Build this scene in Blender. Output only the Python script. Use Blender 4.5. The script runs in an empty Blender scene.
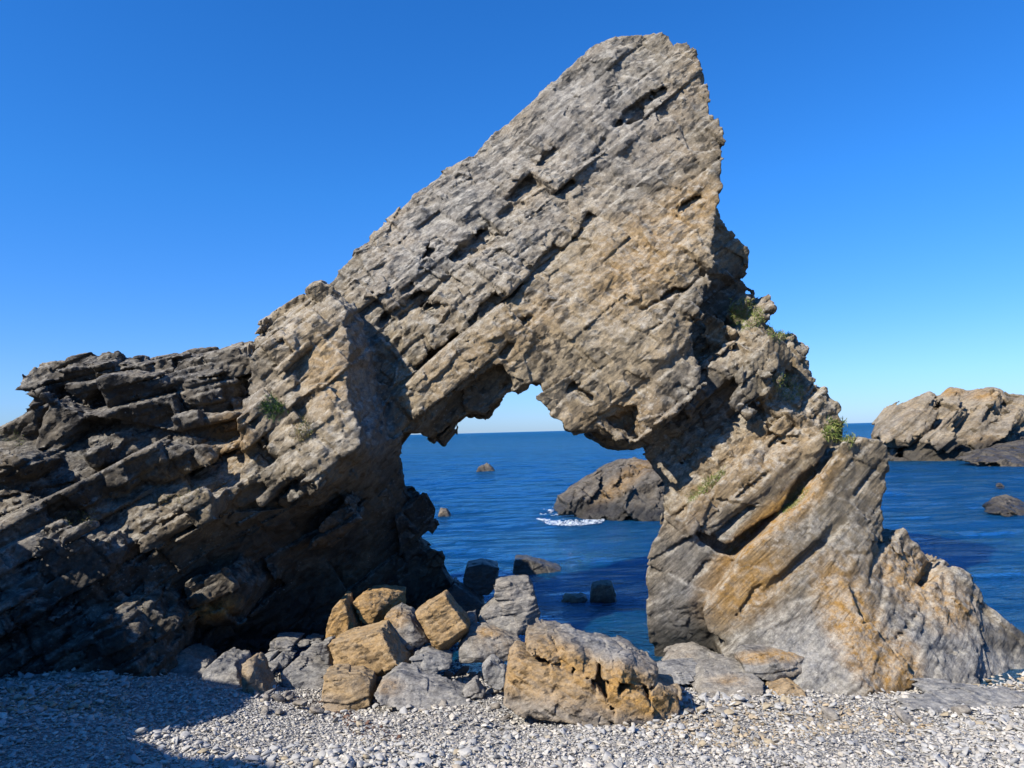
import bpy, bmesh, math, random, time
import numpy as np
import openvdb
from concurrent.futures import ThreadPoolExecutor
from mathutils import Vector, Matrix
from mathutils.bvhtree import BVHTree

T0 = time.time()
R = math.radians
sc = bpy.context.scene
COL = sc.collection
POOL = ThreadPoolExecutor(4)
SUN_TO = np.array([-0.60, -0.47, 0.65]); SUN_TO /= np.linalg.norm(SUN_TO)

# ------------------------------------------------------------------ camera
F_PX, EYE = 759.0, np.array([0.0, 0.0, 3.0])
TH, RO = R(3.62), R(1.5)
_F = np.array([0, math.cos(TH), math.sin(TH)])
_R0 = np.array([1.0, 0, 0]); _U0 = np.array([0, -math.sin(TH), math.cos(TH)])
_R = math.cos(RO) * _R0 - math.sin(RO) * _U0
_U = math.sin(RO) * _R0 + math.cos(RO) * _U0

def ray(px, py):
    return _F + _R * ((px - 512) / F_PX) + _U * ((384 - py) / F_PX)
def at(px, py, d):
    r = ray(px, py)
    return EYE + r * (d / r[1])
def proj(P):
    q = P - EYE
    f = np.maximum(q @ _F, 0.05)
    return 512 + F_PX * (q @ _R) / f, 384 - F_PX * (q @ _U) / f

cam_d = bpy.data.cameras.new('camera'); cam = bpy.data.objects.new('camera', cam_d); COL.objects.link(cam)
cam_d.sensor_fit = 'HORIZONTAL'; cam_d.sensor_width = 36.0
cam_d.lens = 36.0 * F_PX / 1024
cam_d.clip_start = 0.05; cam_d.clip_end = 60000
cam.matrix_world = Matrix((( _R[0], _U[0], -_F[0], EYE[0]), (_R[1], _U[1], -_F[1], EYE[1]), (_R[2], _U[2], -_F[2], EYE[2]), (0, 0, 0, 1)))
sc.camera = cam

# ------------------------------------------------------------------ noise
rng = np.random.default_rng(11)
TAB = rng.random((64, 64, 64)).astype(np.float32)
TABF = TAB.ravel()
def hsh(i, j, k, s=0):
    a = (i * 1 + s * 17) & 63; b = (j + s * 29) & 63; c = (k + s * 41) & 63
    a = (a + (c * 7 + b * 3)) & 63
    return TABF[(a << 12) | (b << 6) | c]
def vnoise(P, s=0):
    fl = np.floor(P).astype(np.int32); t = (P - fl).astype(np.float32)
    t = t * t * (3 - 2 * t)
    x, y, z = t[:, 0], t[:, 1], t[:, 2]
    i, j, k = fl[:, 0], fl[:, 1], fl[:, 2]
    def h(a, b, c): return TABF[(((i + a + s * 13) & 63) << 12) | (((j + b + s * 7) & 63) << 6) | ((k + c + s * 31) & 63)]
    c00 = h(0,0,0) * (1-x) + h(1,0,0) * x; c10 = h(0,1,0) * (1-x) + h(1,1,0) * x
    c01 = h(0,0,1) * (1-x) + h(1,0,1) * x; c11 = h(0,1,1) * (1-x) + h(1,1,1) * x
    return ((c00 * (1-y) + c10 * y) * (1-z) + (c01 * (1-y) + c11 * y) * z) * 2 - 1
def fbm(P, o=3, s=0, g=0.5):
    r = 0; a = 1.0
    for n in range(o):
        r = r + a * vnoise(P * (2.03 ** n), s + n); a *= g
    return r
def basis(deg, yaw=0.18, lean=0.22):
    a = R(deg)
    u = np.array([math.cos(a), yaw, math.sin(a)]); u /= np.linalg.norm(u)
    w = np.array([-math.sin(a), -lean, math.cos(a)]); w -= u * (u @ w); w /= np.linalg.norm(w)
    v = np.cross(w, u)
    return np.stack([u, v, w], 1).astype(np.float32)      # P @ B -> (u, v, w)
def bricks(Q, size, s=0, tilt=0.0, groove=0.0, gw=0.03):
    """fractured rock: layers of uneven thickness, each broken into offset blocks; a height per block"""
    w = Q[:, 2] / size[2] + 0.35 * vnoise(np.stack([Q[:, 2] / size[2] * 0.7, Q[:, 0] * 0, Q[:, 1] * 0], 1), s + 3)
    k = np.floor(w).astype(np.int32); fw = w - k
    hk = hsh(k, k * 0 + 5, k * 0 + 9, s)
    su = size[0] * (0.6 + 0.9 * hsh(k, k * 0 + 1, k * 0 + 2, s))
    u = Q[:, 0] / su + hk * 7.3; i = np.floor(u).astype(np.int32); fu = u - i
    v = Q[:, 1] / size[1] + 5.1 * hsh(k, i, k * 0 + 3, s); j = np.floor(v).astype(np.int32); fv = v - j
    h = hsh(i, j, k, s + 1) * 2 - 1
    if tilt:
        h = h + tilt * ((fu - .5) * (hsh(i, j, k, s + 2) * 2 - 1) + (fw - .5) * (hsh(i, j, k, s + 3) * 2 - 1) + (fv - .5) * (hsh(i, j, k, s + 4) * 2 - 1)) * 2
    if groove:
        e = np.minimum(np.minimum(np.minimum(fu, 1 - fu) * su, np.minimum(fw, 1 - fw) * size[2]), np.minimum(fv, 1 - fv) * size[1])
        h = h + groove * np.clip(1 - e / gw, 0, 1) * (0.3 + hsh(i, j, k, s + 5))
    return h.astype(np.float32)

def facets(Q, size, s=0):
    """chipped rock: cells of a jittered lattice, each with its own height and tilted plane"""
    p = Q / np.asarray(size, np.float32); b = np.floor(p - 0.5).astype(np.int32)
    best = np.full(len(p), 1e9, np.float32); val = np.zeros(len(p), np.float32)
    for a in (0, 1):
        for c in (0, 1):
            for e in (0, 1):
                i, j, k = b[:, 0] + a, b[:, 1] + c, b[:, 2] + e
                h0, h1, h2 = hsh(i, j, k, s), hsh(i, j, k, s + 1), hsh(i, j, k, s + 2)
                dx = p[:, 0] - i - 0.15 - 0.7 * h0; dy = p[:, 1] - j - 0.15 - 0.7 * h1; dz = p[:, 2] - k - 0.15 - 0.7 * h2
                d = dx * dx + dy * dy + dz * dz
                m = d < best
                v = (h0 * 7.13 % 1 - .5) * 1.1 + 2.2 * (dx * (h1 * 5.7 % 1 - .5) + dy * (h2 * 6.3 % 1 - .5) + dz * (h0 * 9.1 % 1 - .5))
                val = np.where(m, v, val); best = np.where(m, d, best)
    return val
def log(*a):
    print(*a, round(time.time() - T0, 1))

# ------------------------------------------------------------------ solids (signed distance)
GX0, GX1, GY0, GY1, GS = -700, 1500, -160, 1060, 2.5
_gx = np.arange(GX0, GX1 + 1, GS); _gy = np.arange(GY0, GY1 + 1, GS)
def sample(A, px, py):
    x = np.clip((px - GX0) / GS, 0, len(_gx) - 1.001); y = np.clip((py - GY0) / GS, 0, len(_gy) - 1.001)
    i = x.astype(np.int32); j = y.astype(np.int32); fx = (x - i).astype(np.float32); fy = (y - j).astype(np.float32)
    return (A[j, i] * (1-fx) + A[j, i+1] * fx) * (1-fy) + (A[j+1, i] * (1-fx) + A[j+1, i+1] * fx) * fy
def poly_raster(pts):
    pts = np.array(pts, float); X, Y = np.meshgrid(_gx, _gy)
    d2 = np.full(X.shape, 1e12); ins = np.zeros(X.shape, bool)
    for a, b in zip(pts, np.roll(pts, -1, 0)):
        ex, ey = b - a; wx, wy = X - a[0], Y - a[1]
        t = np.clip((wx * ex + wy * ey) / (ex * ex + ey * ey + 1e-9), 0, 1)
        d2 = np.minimum(d2, (wx - t * ex) ** 2 + (wy - t * ey) ** 2)
        c = ((a[1] <= Y) & (b[1] > Y)) | ((b[1] <= Y) & (a[1] > Y))
        if abs(ey) > 1e-9: ins ^= c & (X < a[0] + (Y - a[1]) * ex / ey)
    d = np.sqrt(d2); return np.where(ins, -d, d).astype(np.float32)
def rbf_raster(ctrl, smooth=0.0):
    c = np.array(ctrl, float); xy = c[:, :2] / 100; n = len(c)
    K = np.linalg.norm(xy[:, None] - xy[None], axis=2) + smooth * np.eye(n) * -1
    A = np.zeros((n + 1, n + 1)); A[:n, :n] = K; A[:n, n] = 1; A[n, :n] = 1
    sol = np.linalg.solve(A, np.append(c[:, 2], 0))
    X, Y = np.meshgrid(_gx / 100, _gy / 100); Z = np.full(X.shape, sol[n])
    for q, wgt in zip(xy, sol[:n]): Z += wgt * np.hypot(X - q[0], Y - q[1])
    return Z.astype(np.float32)

class Ext:
    """outline at a sculpted front surface, going straight back for a real thickness"""
    def __init__(s, poly, ctrl, thick, shear=(0, 0), taper=0.0, kf=0.85, grow=0.0, deeper=0.0):
        ctrl = [(c[0], c[1], c[2] + deeper) for c in ctrl]
        s.S = poly_raster(poly); s.D = rbf_raster(ctrl); s.thick = thick; s.e = shear; s.taper = taper; s.kf = kf; s.grow = grow
        dd = np.clip(sample(s.D, np.array([p[0] for p in poly], float), np.array([p[1] for p in poly], float)), 4, 30)
        W = np.array([at(p[0], p[1], d) for p, d in zip(poly, dd)])
        B = W + np.array([shear[0] * thick, thick, shear[1] * thick])
        A = np.vstack([W, B]); s.lo = A.min(0) - 0.6; s.hi = A.max(0) + 0.6; s.lo[1] -= 0.5
    def sdf(s, P):
        px, py = proj(P); D = sample(s.D, px, py); y = P[:, 1]
        for _ in range(2):
            Q = P.copy(); dy = np.maximum(y - D, -0.3); Q[:, 0] -= s.e[0] * dy; Q[:, 2] -= s.e[1] * dy; Q[:, 1] = D
            qx, qy = proj(Q); D = sample(s.D, qx, qy)
        side = sample(s.S, qx, qy) * D / F_PX + s.taper * np.maximum(y - D, 0) - s.grow
        return np.maximum(np.maximum(side, (D - y) * s.kf), y - D - s.thick)
class Hull:
    """convex block from corner points (px, py, distance)"""
    def __init__(s, pts, world=False):
        W = [np.array(p) if world else at(*p) for p in pts]
        bm = bmesh.new()
        for w in W: bm.verts.new(w)
        bmesh.ops.convex_hull(bm, input=bm.verts[:]); bm.normal_update()
        bmesh.ops.recalc_face_normals(bm, faces=bm.faces[:])
        cen = np.mean(W, 0); pl = []
        for f in bm.faces:
            n = np.array(f.normal); d = n @ np.array(f.verts[0].co)
            if n @ cen > d: n, d = -n, -d
            if not any(n @ m > 0.9995 and abs(d - e) < 0.004 for m, e in pl): pl.append((n, d))
        bm.free()
        s.N = np.array([p[0] for p in pl]); s.d = np.array([p[1] for p in pl])
        A = np.array(W); s.lo = A.min(0) - 0.6; s.hi = A.max(0) + 0.6
    def sdf(s, P):
        r = np.full(len(P), -1e9)
        for n, d in zip(s.N, s.d): r = np.maximum(r, P @ n - d)
        return r

def mesh_from_sdf(parts, cuts, detail, h, pad=0.45, lo=None, hi=None, ratio=2, band=0.45):
    """coarse solid -> fine fractured detail near its surface -> quads"""
    if lo is None:
        lo = np.min([p.lo for p in parts], 0) + 0.6 - pad; hi = np.max([p.hi for p in parts], 0) - 0.6 + pad
    H = h * ratio; BL = 16; CB = BL // ratio
    n = np.ceil((np.array(hi) - lo) / (h * BL)).astype(int)
    cn = n * CB + 1
    ax = [lo[a] + np.arange(cn[a]) * H for a in range(3)]
    G = np.full(cn, 1.0, np.float32)
    def run(p, sub):
        sl = []
        for a in range(3):
            i0 = max(0, int((p.lo[a] - lo[a]) / H)); i1 = min(cn[a], int((p.hi[a] - lo[a]) / H) + 2)
            if i1 <= i0: return
            sl.append((i0, i1))
        def slab(i):
            ii = slice(i, min(i + 8, sl[0][1])); m = (ii, slice(*sl[1]), slice(*sl[2]))
            X, Y, Z = np.meshgrid(ax[0][ii], ax[1][m[1]], ax[2][m[2]], indexing='ij')
            v = p.sdf(np.stack([X.ravel(), Y.ravel(), Z.ravel()], 1)).reshape(X.shape).astype(np.float32)
            G[m] = np.maximum(G[m], -v) if sub else np.minimum(G[m], v)
        list(POOL.map(slab, range(sl[0][0], sl[0][1], 8)))
    for p in parts: run(p, False)
    for p in cuts: run(p, True)
    grid = openvdb.FloatGrid(1.0)
    def up(A, axis):
        A = np.moveaxis(A, axis, 0); m = (A.shape[0] - 1) * ratio + 1
        o = np.empty((m,) + A.shape[1:], np.float32); o[::ratio] = A
        for r in range(1, ratio): o[r::ratio] = A[:-1] * (1 - r / ratio) + A[1:] * (r / ratio)
        return np.moveaxis(o, 0, axis)
    def batch(bs):
        out, Ps, Ms = [], [], []
        for b in bs:
            i, j, k = b
            c = G[i*CB:i*CB+CB+1, j*CB:j*CB+CB+1, k*CB:k*CB+CB+1]
            if c.min() > band: continue
            if c.max() < -band: out.append((b, None)); continue
            A = up(up(up(c, 0), 1), 2)[:BL, :BL, :BL].copy()
            m = np.abs(A) < band
            if m.any():
                Ps.append((lo + (np.argwhere(m) + np.array([i, j, k]) * BL) * h).astype(np.float32)); Ms.append((A, m))
            out.append((b, A))
        if Ps:
            D = detail(np.concatenate(Ps)); n0 = 0
            for (A, m), P_ in zip(Ms, Ps):
                A[m] += D[n0:n0 + len(P_)]; n0 += len(P_)
        return out
    ids = [(i, j, k) for i in range(n[0]) for j in range(n[1]) for k in range(n[2])]
    for res in POOL.map(batch, [ids[q:q + 24] for q in range(0, len(ids), 24)]):
        for (i, j, k), A in res:
            o = (i * BL, j * BL, k * BL)
            if A is None: grid.fill(o, (o[0] + BL - 1, o[1] + BL - 1, o[2] + BL - 1), -0.5, True)
            else: grid.copyFromArray(np.clip(A, -1, 1).astype(np.float32), ijk=o)
    pts, quads = grid.convertToQuads(0.0)
    return lo + np.asarray(pts) * h, np.asarray(quads)

def new_mesh(name, V, Q):
    me = bpy.data.meshes.new(name)
    me.vertices.add(len(V)); me.vertices.foreach_set('co', np.asarray(V, np.float32).ravel())
    k = Q.shape[1]
    me.loops.add(Q.size); me.loops.foreach_set('vertex_index', Q.astype(np.int32).ravel())
    me.polygons.add(len(Q)); me.polygons.foreach_set('loop_start', np.arange(0, Q.size, k, dtype=np.int32))
    try: me.polygons.foreach_set('loop_total', np.full(len(Q), k, np.int32))
    except Exception: pass
    me.update(calc_edges=True)
    return me
def link(name, me, mat=None, parent=None):
    o = bpy.data.objects.new(name, me); COL.objects.link(o)
    if mat and me: me.materials.append(mat)
    if parent: o.parent = parent
    return o
def tag(o, label=None, cat=None, group=None, kind=None):
    if label: o['label'] = label
    if cat: o['category'] = cat
    if group: o['group'] = group
    if kind: o['kind'] = kind
    return o
def empty(name, loc=(0, 0, 0)):
    o = bpy.data.objects.new(name, None); COL.objects.link(o); o.location = loc; o.empty_display_size = 0.2
    return o
def main_piece(V, Q, frac=0.02):
    """drop crumbs that hang loose in the air"""
    lab = np.arange(len(V)); e = np.vstack([Q[:, [0, 1]], Q[:, [1, 2]], Q[:, [2, 3]], Q[:, [3, 0]]])
    while True:
        m = np.minimum(lab[e[:, 0]], lab[e[:, 1]]); new = lab.copy()
        np.minimum.at(new, e[:, 0], m); np.minimum.at(new, e[:, 1], m); np.minimum.at(new, lab[e[:, 0]], m); np.minimum.at(new, lab[e[:, 1]], m)
        new = new[new]; new = new[new]
        if (new == lab).all(): break
        lab = new
    cnt = np.bincount(lab, minlength=len(V)); ok = cnt[lab] >= frac * cnt.max()
    v, q, _ = compact(V, Q, ok[Q[:, 0]]); return v, q
def smooth(me): me.polygons.foreach_set('use_smooth', np.ones(len(me.polygons), bool))
def set_attr(me, name, arr):
    a = me.attributes.new(name, 'FLOAT_COLOR', 'POINT'); a.data.foreach_set('color', np.asarray(arr, np.float32).ravel())
def compact(V, Q, m):
    q = Q[m]; u, inv = np.unique(q, return_inverse=True)
    return V[u], inv.reshape(q.shape), u

# ------------------------------------------------------------------ materials
class NT:
    def __init__(s, name):
        s.m = bpy.data.materials.new(name); s.m.use_nodes = True; s.t = s.m.node_tree; s.n = s.t.nodes; s.l = s.t.links
        s.b = s.n['Principled BSDF']; s.out = s.n['Material Output']
    def add(s, t, **kw):
        n = s.n.new(t)
        for k, v in kw.items(): setattr(n, k, v)
        return n
    def put(s, sock, v):
        if hasattr(v, 'is_linked') or hasattr(v, 'links'): s.l.new(v, sock)
        elif isinstance(v, (tuple, list)) and len(v) == 3 and sock.type == 'RGBA': sock.default_value = (*v, 1)
        else: sock.default_value = v
    def coords(s, scale=(1, 1, 1), rot=(0, 0, 0)):
        g = s.add('ShaderNodeNewGeometry'); m = s.add('ShaderNodeMapping'); s.l.new(g.outputs['Position'], m.inputs[0])
        m.inputs['Rotation'].default_value = rot
        if rot != (0, 0, 0):
            m2 = s.add('ShaderNodeMapping'); s.l.new(m.outputs[0], m2.inputs[0]); m = m2
        m.inputs['Scale'].default_value = scale
        return m.outputs[0]
    def noise(s, vec, scale, detail=4, rough=0.55, dist=0.0):
        n = s.add('ShaderNodeTexNoise'); s.l.new(vec, n.inputs['Vector'])
        n.inputs['Scale'].default_value = scale; n.inputs['Detail'].default_value = detail
        n.inputs['Roughness'].default_value = rough; n.inputs['Distortion'].default_value = dist
        return n.outputs['Fac']
    def voro(s, vec, scale, feature='F1', out='Distance', rnd=1.0):
        n = s.add('ShaderNodeTexVoronoi', feature=feature); s.l.new(vec, n.inputs['Vector']); n.inputs['Scale'].default_value = scale
        n.inputs['Randomness'].default_value = rnd
        return n.outputs[out]
    def ramp(s, fac, *stops, interp='LINEAR'):
        n = s.add('ShaderNodeValToRGB'); n.color_ramp.interpolation = interp; e = n.color_ramp.elements
        while len(e) < len(stops): e.new(0.5)
        for q, (p, c) in zip(e, stops):
            q.position = p; q.color = (c, c, c, 1) if isinstance(c, (int, float)) else (*c, 1)
        s.put(n.inputs[0], fac); return n.outputs['Color']
    def mix(s, fac, a, b, mode='MIX'):
        n = s.add('ShaderNodeMix', data_type='RGBA', blend_type=mode)
        s.put(n.inputs[0], fac); s.put(n.inputs[6], a); s.put(n.inputs[7], b); return n.outputs[2]
    def math(s, op, a, b=0.0, clamp=False):
        n = s.add('ShaderNodeMath', operation=op, use_clamp=clamp); s.put(n.inputs[0], a); s.put(n.inputs[1], b); return n.outputs[0]
    def attr(s, name):
        n = s.add('ShaderNodeAttribute', attribute_name=name); sp = s.add('ShaderNodeSeparateColor'); s.l.new(n.outputs['Color'], sp.inputs[0])
        return n.outputs['Color'], sp.outputs[0], sp.outputs[1], sp.outputs[2], n.outputs['Alpha']
    def nz(s):
        g = s.add('ShaderNodeNewGeometry'); x = s.add('ShaderNodeSeparateXYZ'); s.l.new(g.outputs['Normal'], x.inputs[0]); return x.outputs[2]
    def bump(s, h, strength, dist, normal=None):
        n = s.add('ShaderNodeBump'); n.inputs['Strength'].default_value = strength; n.inputs['Distance'].default_value = dist
        s.l.new(h, n.inputs['Height'])
        if normal is not None: s.l.new(normal, n.inputs['Normal'])
        return n.outputs['Normal']

def rock_material(name, cA=(0.105, 0.086, 0.057), cB=(0.225, 0.182, 0.118), cD=(0.058, 0.052, 0.044), bed=38, fine=1.0, lichen=1.0, tex=1.0):
    t = NT(name)
    P = t.coords(scale=(tex, tex, tex))
    S = t.coords(scale=(1.2 * tex, 1.2 * tex, 3.2 * tex), rot=(0.2, R(bed), 0))          # stretched along the bedding
    big = t.noise(P, 0.9, 5, 0.6); mid = t.noise(P, 4.5, 6, 0.62, 0.4); fin = t.noise(P, 38, 5, 0.65)
    st = t.noise(S, 2.2, 6, 0.6, 0.6); st2 = t.noise(S, 9.0, 4, 0.6, 0.3)
    col = t.mix(t.ramp(mid, (0.32, 0.0), (0.68, 1.0)), cA, cB)
    col = t.mix(t.math('MULTIPLY', t.ramp(st, (0.50, 0.0), (0.72, 1.0)), 0.55), col, cD)
    col = t.mix(t.math('MULTIPLY', t.ramp(big, (0.45, 0.0), (0.65, 1.0)), 0.35), col, (0.30, 0.21, 0.115))
    col = t.mix(t.math('MULTIPLY', t.ramp(st2, (0.55, 0.0), (0.75, 1.0)), 0.35), col, (0.27, 0.24, 0.18))
    _, och, gry, wet, tan = t.attr('mask')
    # tan / pale smooth faces
    col = t.mix(t.math('MULTIPLY', t.math('MULTIPLY', tan, t.ramp(mid, (0.3, 0.25), (0.7, 1.0))), 0.8), col, (0.31, 0.24, 0.145))
    g = t.mix(t.ramp(mid, (0.3, 0.0), (0.7, 1.0)), (0.105, 0.107, 0.108), (0.235, 0.23, 0.22))
    g = t.mix(t.math('MULTIPLY', t.ramp(st2, (0.5, 0.0), (0.7, 1.0)), 0.5), g, (0.31, 0.305, 0.29))
    col = t.mix(t.math('MULTIPLY', gry, t.ramp(t.noise(P, 2.4, 4, 0.6), (0.25, 0.55), (0.55, 1.0))), col, g)
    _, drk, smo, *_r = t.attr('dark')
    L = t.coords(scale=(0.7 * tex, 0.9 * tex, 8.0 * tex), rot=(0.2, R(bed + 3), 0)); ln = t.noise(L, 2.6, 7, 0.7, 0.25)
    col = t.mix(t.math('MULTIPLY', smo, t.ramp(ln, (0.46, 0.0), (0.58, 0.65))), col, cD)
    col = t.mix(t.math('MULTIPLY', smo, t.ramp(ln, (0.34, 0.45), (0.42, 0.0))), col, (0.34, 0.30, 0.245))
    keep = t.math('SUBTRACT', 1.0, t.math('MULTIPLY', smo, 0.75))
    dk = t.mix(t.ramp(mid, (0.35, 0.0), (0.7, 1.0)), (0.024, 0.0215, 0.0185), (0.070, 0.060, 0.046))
    col = t.mix(t.math('MULTIPLY', drk, t.ramp(t.noise(P, 1.7, 5, 0.65), (0.28, 0.45), (0.55, 1.0))), col, dk)  # dark rock colour; on the arch it also carries painted shade
    # ochre lichen, patchy
    on = t.ramp(t.noise(S, 3.0, 7, 0.68, 0.8), (0.27, 0.0), (0.46, 1.0))
    oc = t.mix(fin, (0.20, 0.10, 0.022), (0.42, 0.245, 0.062))
    col = t.mix(t.math('MULTIPLY', t.math('MULTIPLY', och, on), 0.9), col, oc)
    # pale crustose lichen on sky-facing surfaces
    up = t.math('MULTIPLY', t.ramp(t.nz(), (0.12, 0.0), (0.6, 1.0)), t.ramp(t.noise(P, 9, 6, 0.7), (0.40, 0.0), (0.60, 1.0)))
    col = t.mix(t.math('MULTIPLY', t.math('MULTIPLY', up, t.math('SUBTRACT', 1.0, t.math('MULTIPLY', drk, 0.45))), 0.6 * lichen), col, (0.43, 0.405, 0.345))
    spots = t.ramp(t.voro(P, 17.0), (0.10, 1.0), (0.22, 0.0))
    col = t.mix(t.math('MULTIPLY', t.math('MULTIPLY', spots, t.ramp(big, (0.5, 0), (0.62, 1))), 0.40 * lichen), col, (0.52, 0.50, 0.45))
    col = t.mix(0.6, col, t.ramp(fin, (0.25, 0.22), (0.75, 0.72)), 'OVERLAY')
    pat = t.noise(S, 3.3, 7, 0.72, 1.2)
    col = t.mix(t.math('MULTIPLY', t.ramp(pat, (0.56, 0.0), (0.64, 1.0)), 0.38), col, cD)
    ck = t.ramp(t.noise(S, 1.6, 8, 0.7, 1.5), (0.485, 0.0), (0.5, 1.0), (0.515, 0.0))
    col = t.mix(t.math('MULTIPLY', ck, 0.6), col, (0.05, 0.045, 0.04))
    col = t.mix(t.math('MULTIPLY', wet, 0.85), col, (0.022, 0.022, 0.020))
    t.put(t.b.inputs['Base Color'], col)
    t.put(t.b.inputs['Roughness'], t.math('SUBTRACT', 0.88, t.math('MULTIPLY', wet, 0.45)))
    t.b.inputs['Specular IOR Level'].default_value = 0.3
    def chip(scale, vec):
        v = t.add('ShaderNodeTexVoronoi', feature='F1'); t.l.new(vec, v.inputs['Vector']); v.inputs['Scale'].default_value = scale
        mu = t.add('ShaderNodeVectorMath', operation='SCALE'); t.l.new(vec, mu.inputs[0]); mu.inputs['Scale'].default_value = 1.0
        su = t.add('ShaderNodeVectorMath', operation='SUBTRACT'); t.l.new(mu.outputs[0], su.inputs[0]); t.l.new(v.outputs['Position'], su.inputs[1])
        ce = t.add('ShaderNodeVectorMath', operation='SUBTRACT'); t.l.new(v.outputs['Color'], ce.inputs[0]); ce.inputs[1].default_value = (.5, .5, .5)
        do = t.add('ShaderNodeVectorMath', operation='DOT_PRODUCT'); t.l.new(su.outputs[0], do.inputs[0]); t.l.new(ce.outputs[0], do.inputs[1])
        return do.outputs['Value']
    wv = t.add('ShaderNodeVectorMath', operation='ADD'); nn = t.add('ShaderNodeTexNoise'); nn.inputs['Scale'].default_value = 3.0; nn.inputs['Detail'].default_value = 4
    t.l.new(P, nn.inputs['Vector']); sc_ = t.add('ShaderNodeVectorMath', operation='SCALE'); t.l.new(nn.outputs['Color'], sc_.inputs[0]); sc_.inputs['Scale'].default_value = 0.16
    SB = t.coords(scale=(.8 * tex, tex, 1.8 * tex), rot=(0.2, R(bed), 0))
    t.l.new(SB, wv.inputs[0]); t.l.new(sc_.outputs[0], wv.inputs[1])
    n1 = t.bump(t.math('MULTIPLY', keep, chip(5.0, wv.outputs[0])), 0.62 * fine, 1.2 / tex)
    n2 = t.bump(t.math('MULTIPLY', keep, chip(13.0, wv.outputs[0])), 0.75 * fine, 1.0 / tex, n1)
    n3 = t.bump(t.noise(S, 7, 8, 0.72, 0.6), 0.6 * fine, 0.03 / tex, n2)
    n3 = t.bump(t.math('MULTIPLY', smo, ln), 0.9, 0.07 / tex, n3)
    n4 = t.bump(t.noise(P, 40, 6, 0.7), 0.7 * fine, 0.012 / tex, n3)
    t.put(t.b.inputs['Normal'], n4)
    return t.m

# ------------------------------------------------------------------ beach height
_by = np.array([-30, 0, 3, 5, 7, 8.3, 9.5, 12, 20, 40]); _bz = np.array([3.0, 1.6, 1.3, .8, .33, .18, .04, -.5, -1.6, -3])
def beach_z(x, y):
    z = np.interp(y, _by, _bz)
    return z + 0.36 * np.clip((-x - 2.0) / 2.6, 0, 1) * np.clip((10.5 - y) / 2, 0, 1) * np.clip((y - 4.5) / 2, 0, 1) - 0.10 * np.clip((x - 3) / 2, 0, 1) * np.clip((11 - y) / 2, 0, 1)
def ground_d(px, py, lift=0.0):
    """distance at which the ray through a pixel meets the beach"""
    ds = np.linspace(3, 14, 600); r = ray(px, py)
    W = EYE + r[None] * (ds / r[1])[:, None]
    b = W[:, 2] < beach_z(W[:, 0], W[:, 1]) + lift
    return float(ds[np.argmax(b)]) if b.any() else 10.0

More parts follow.
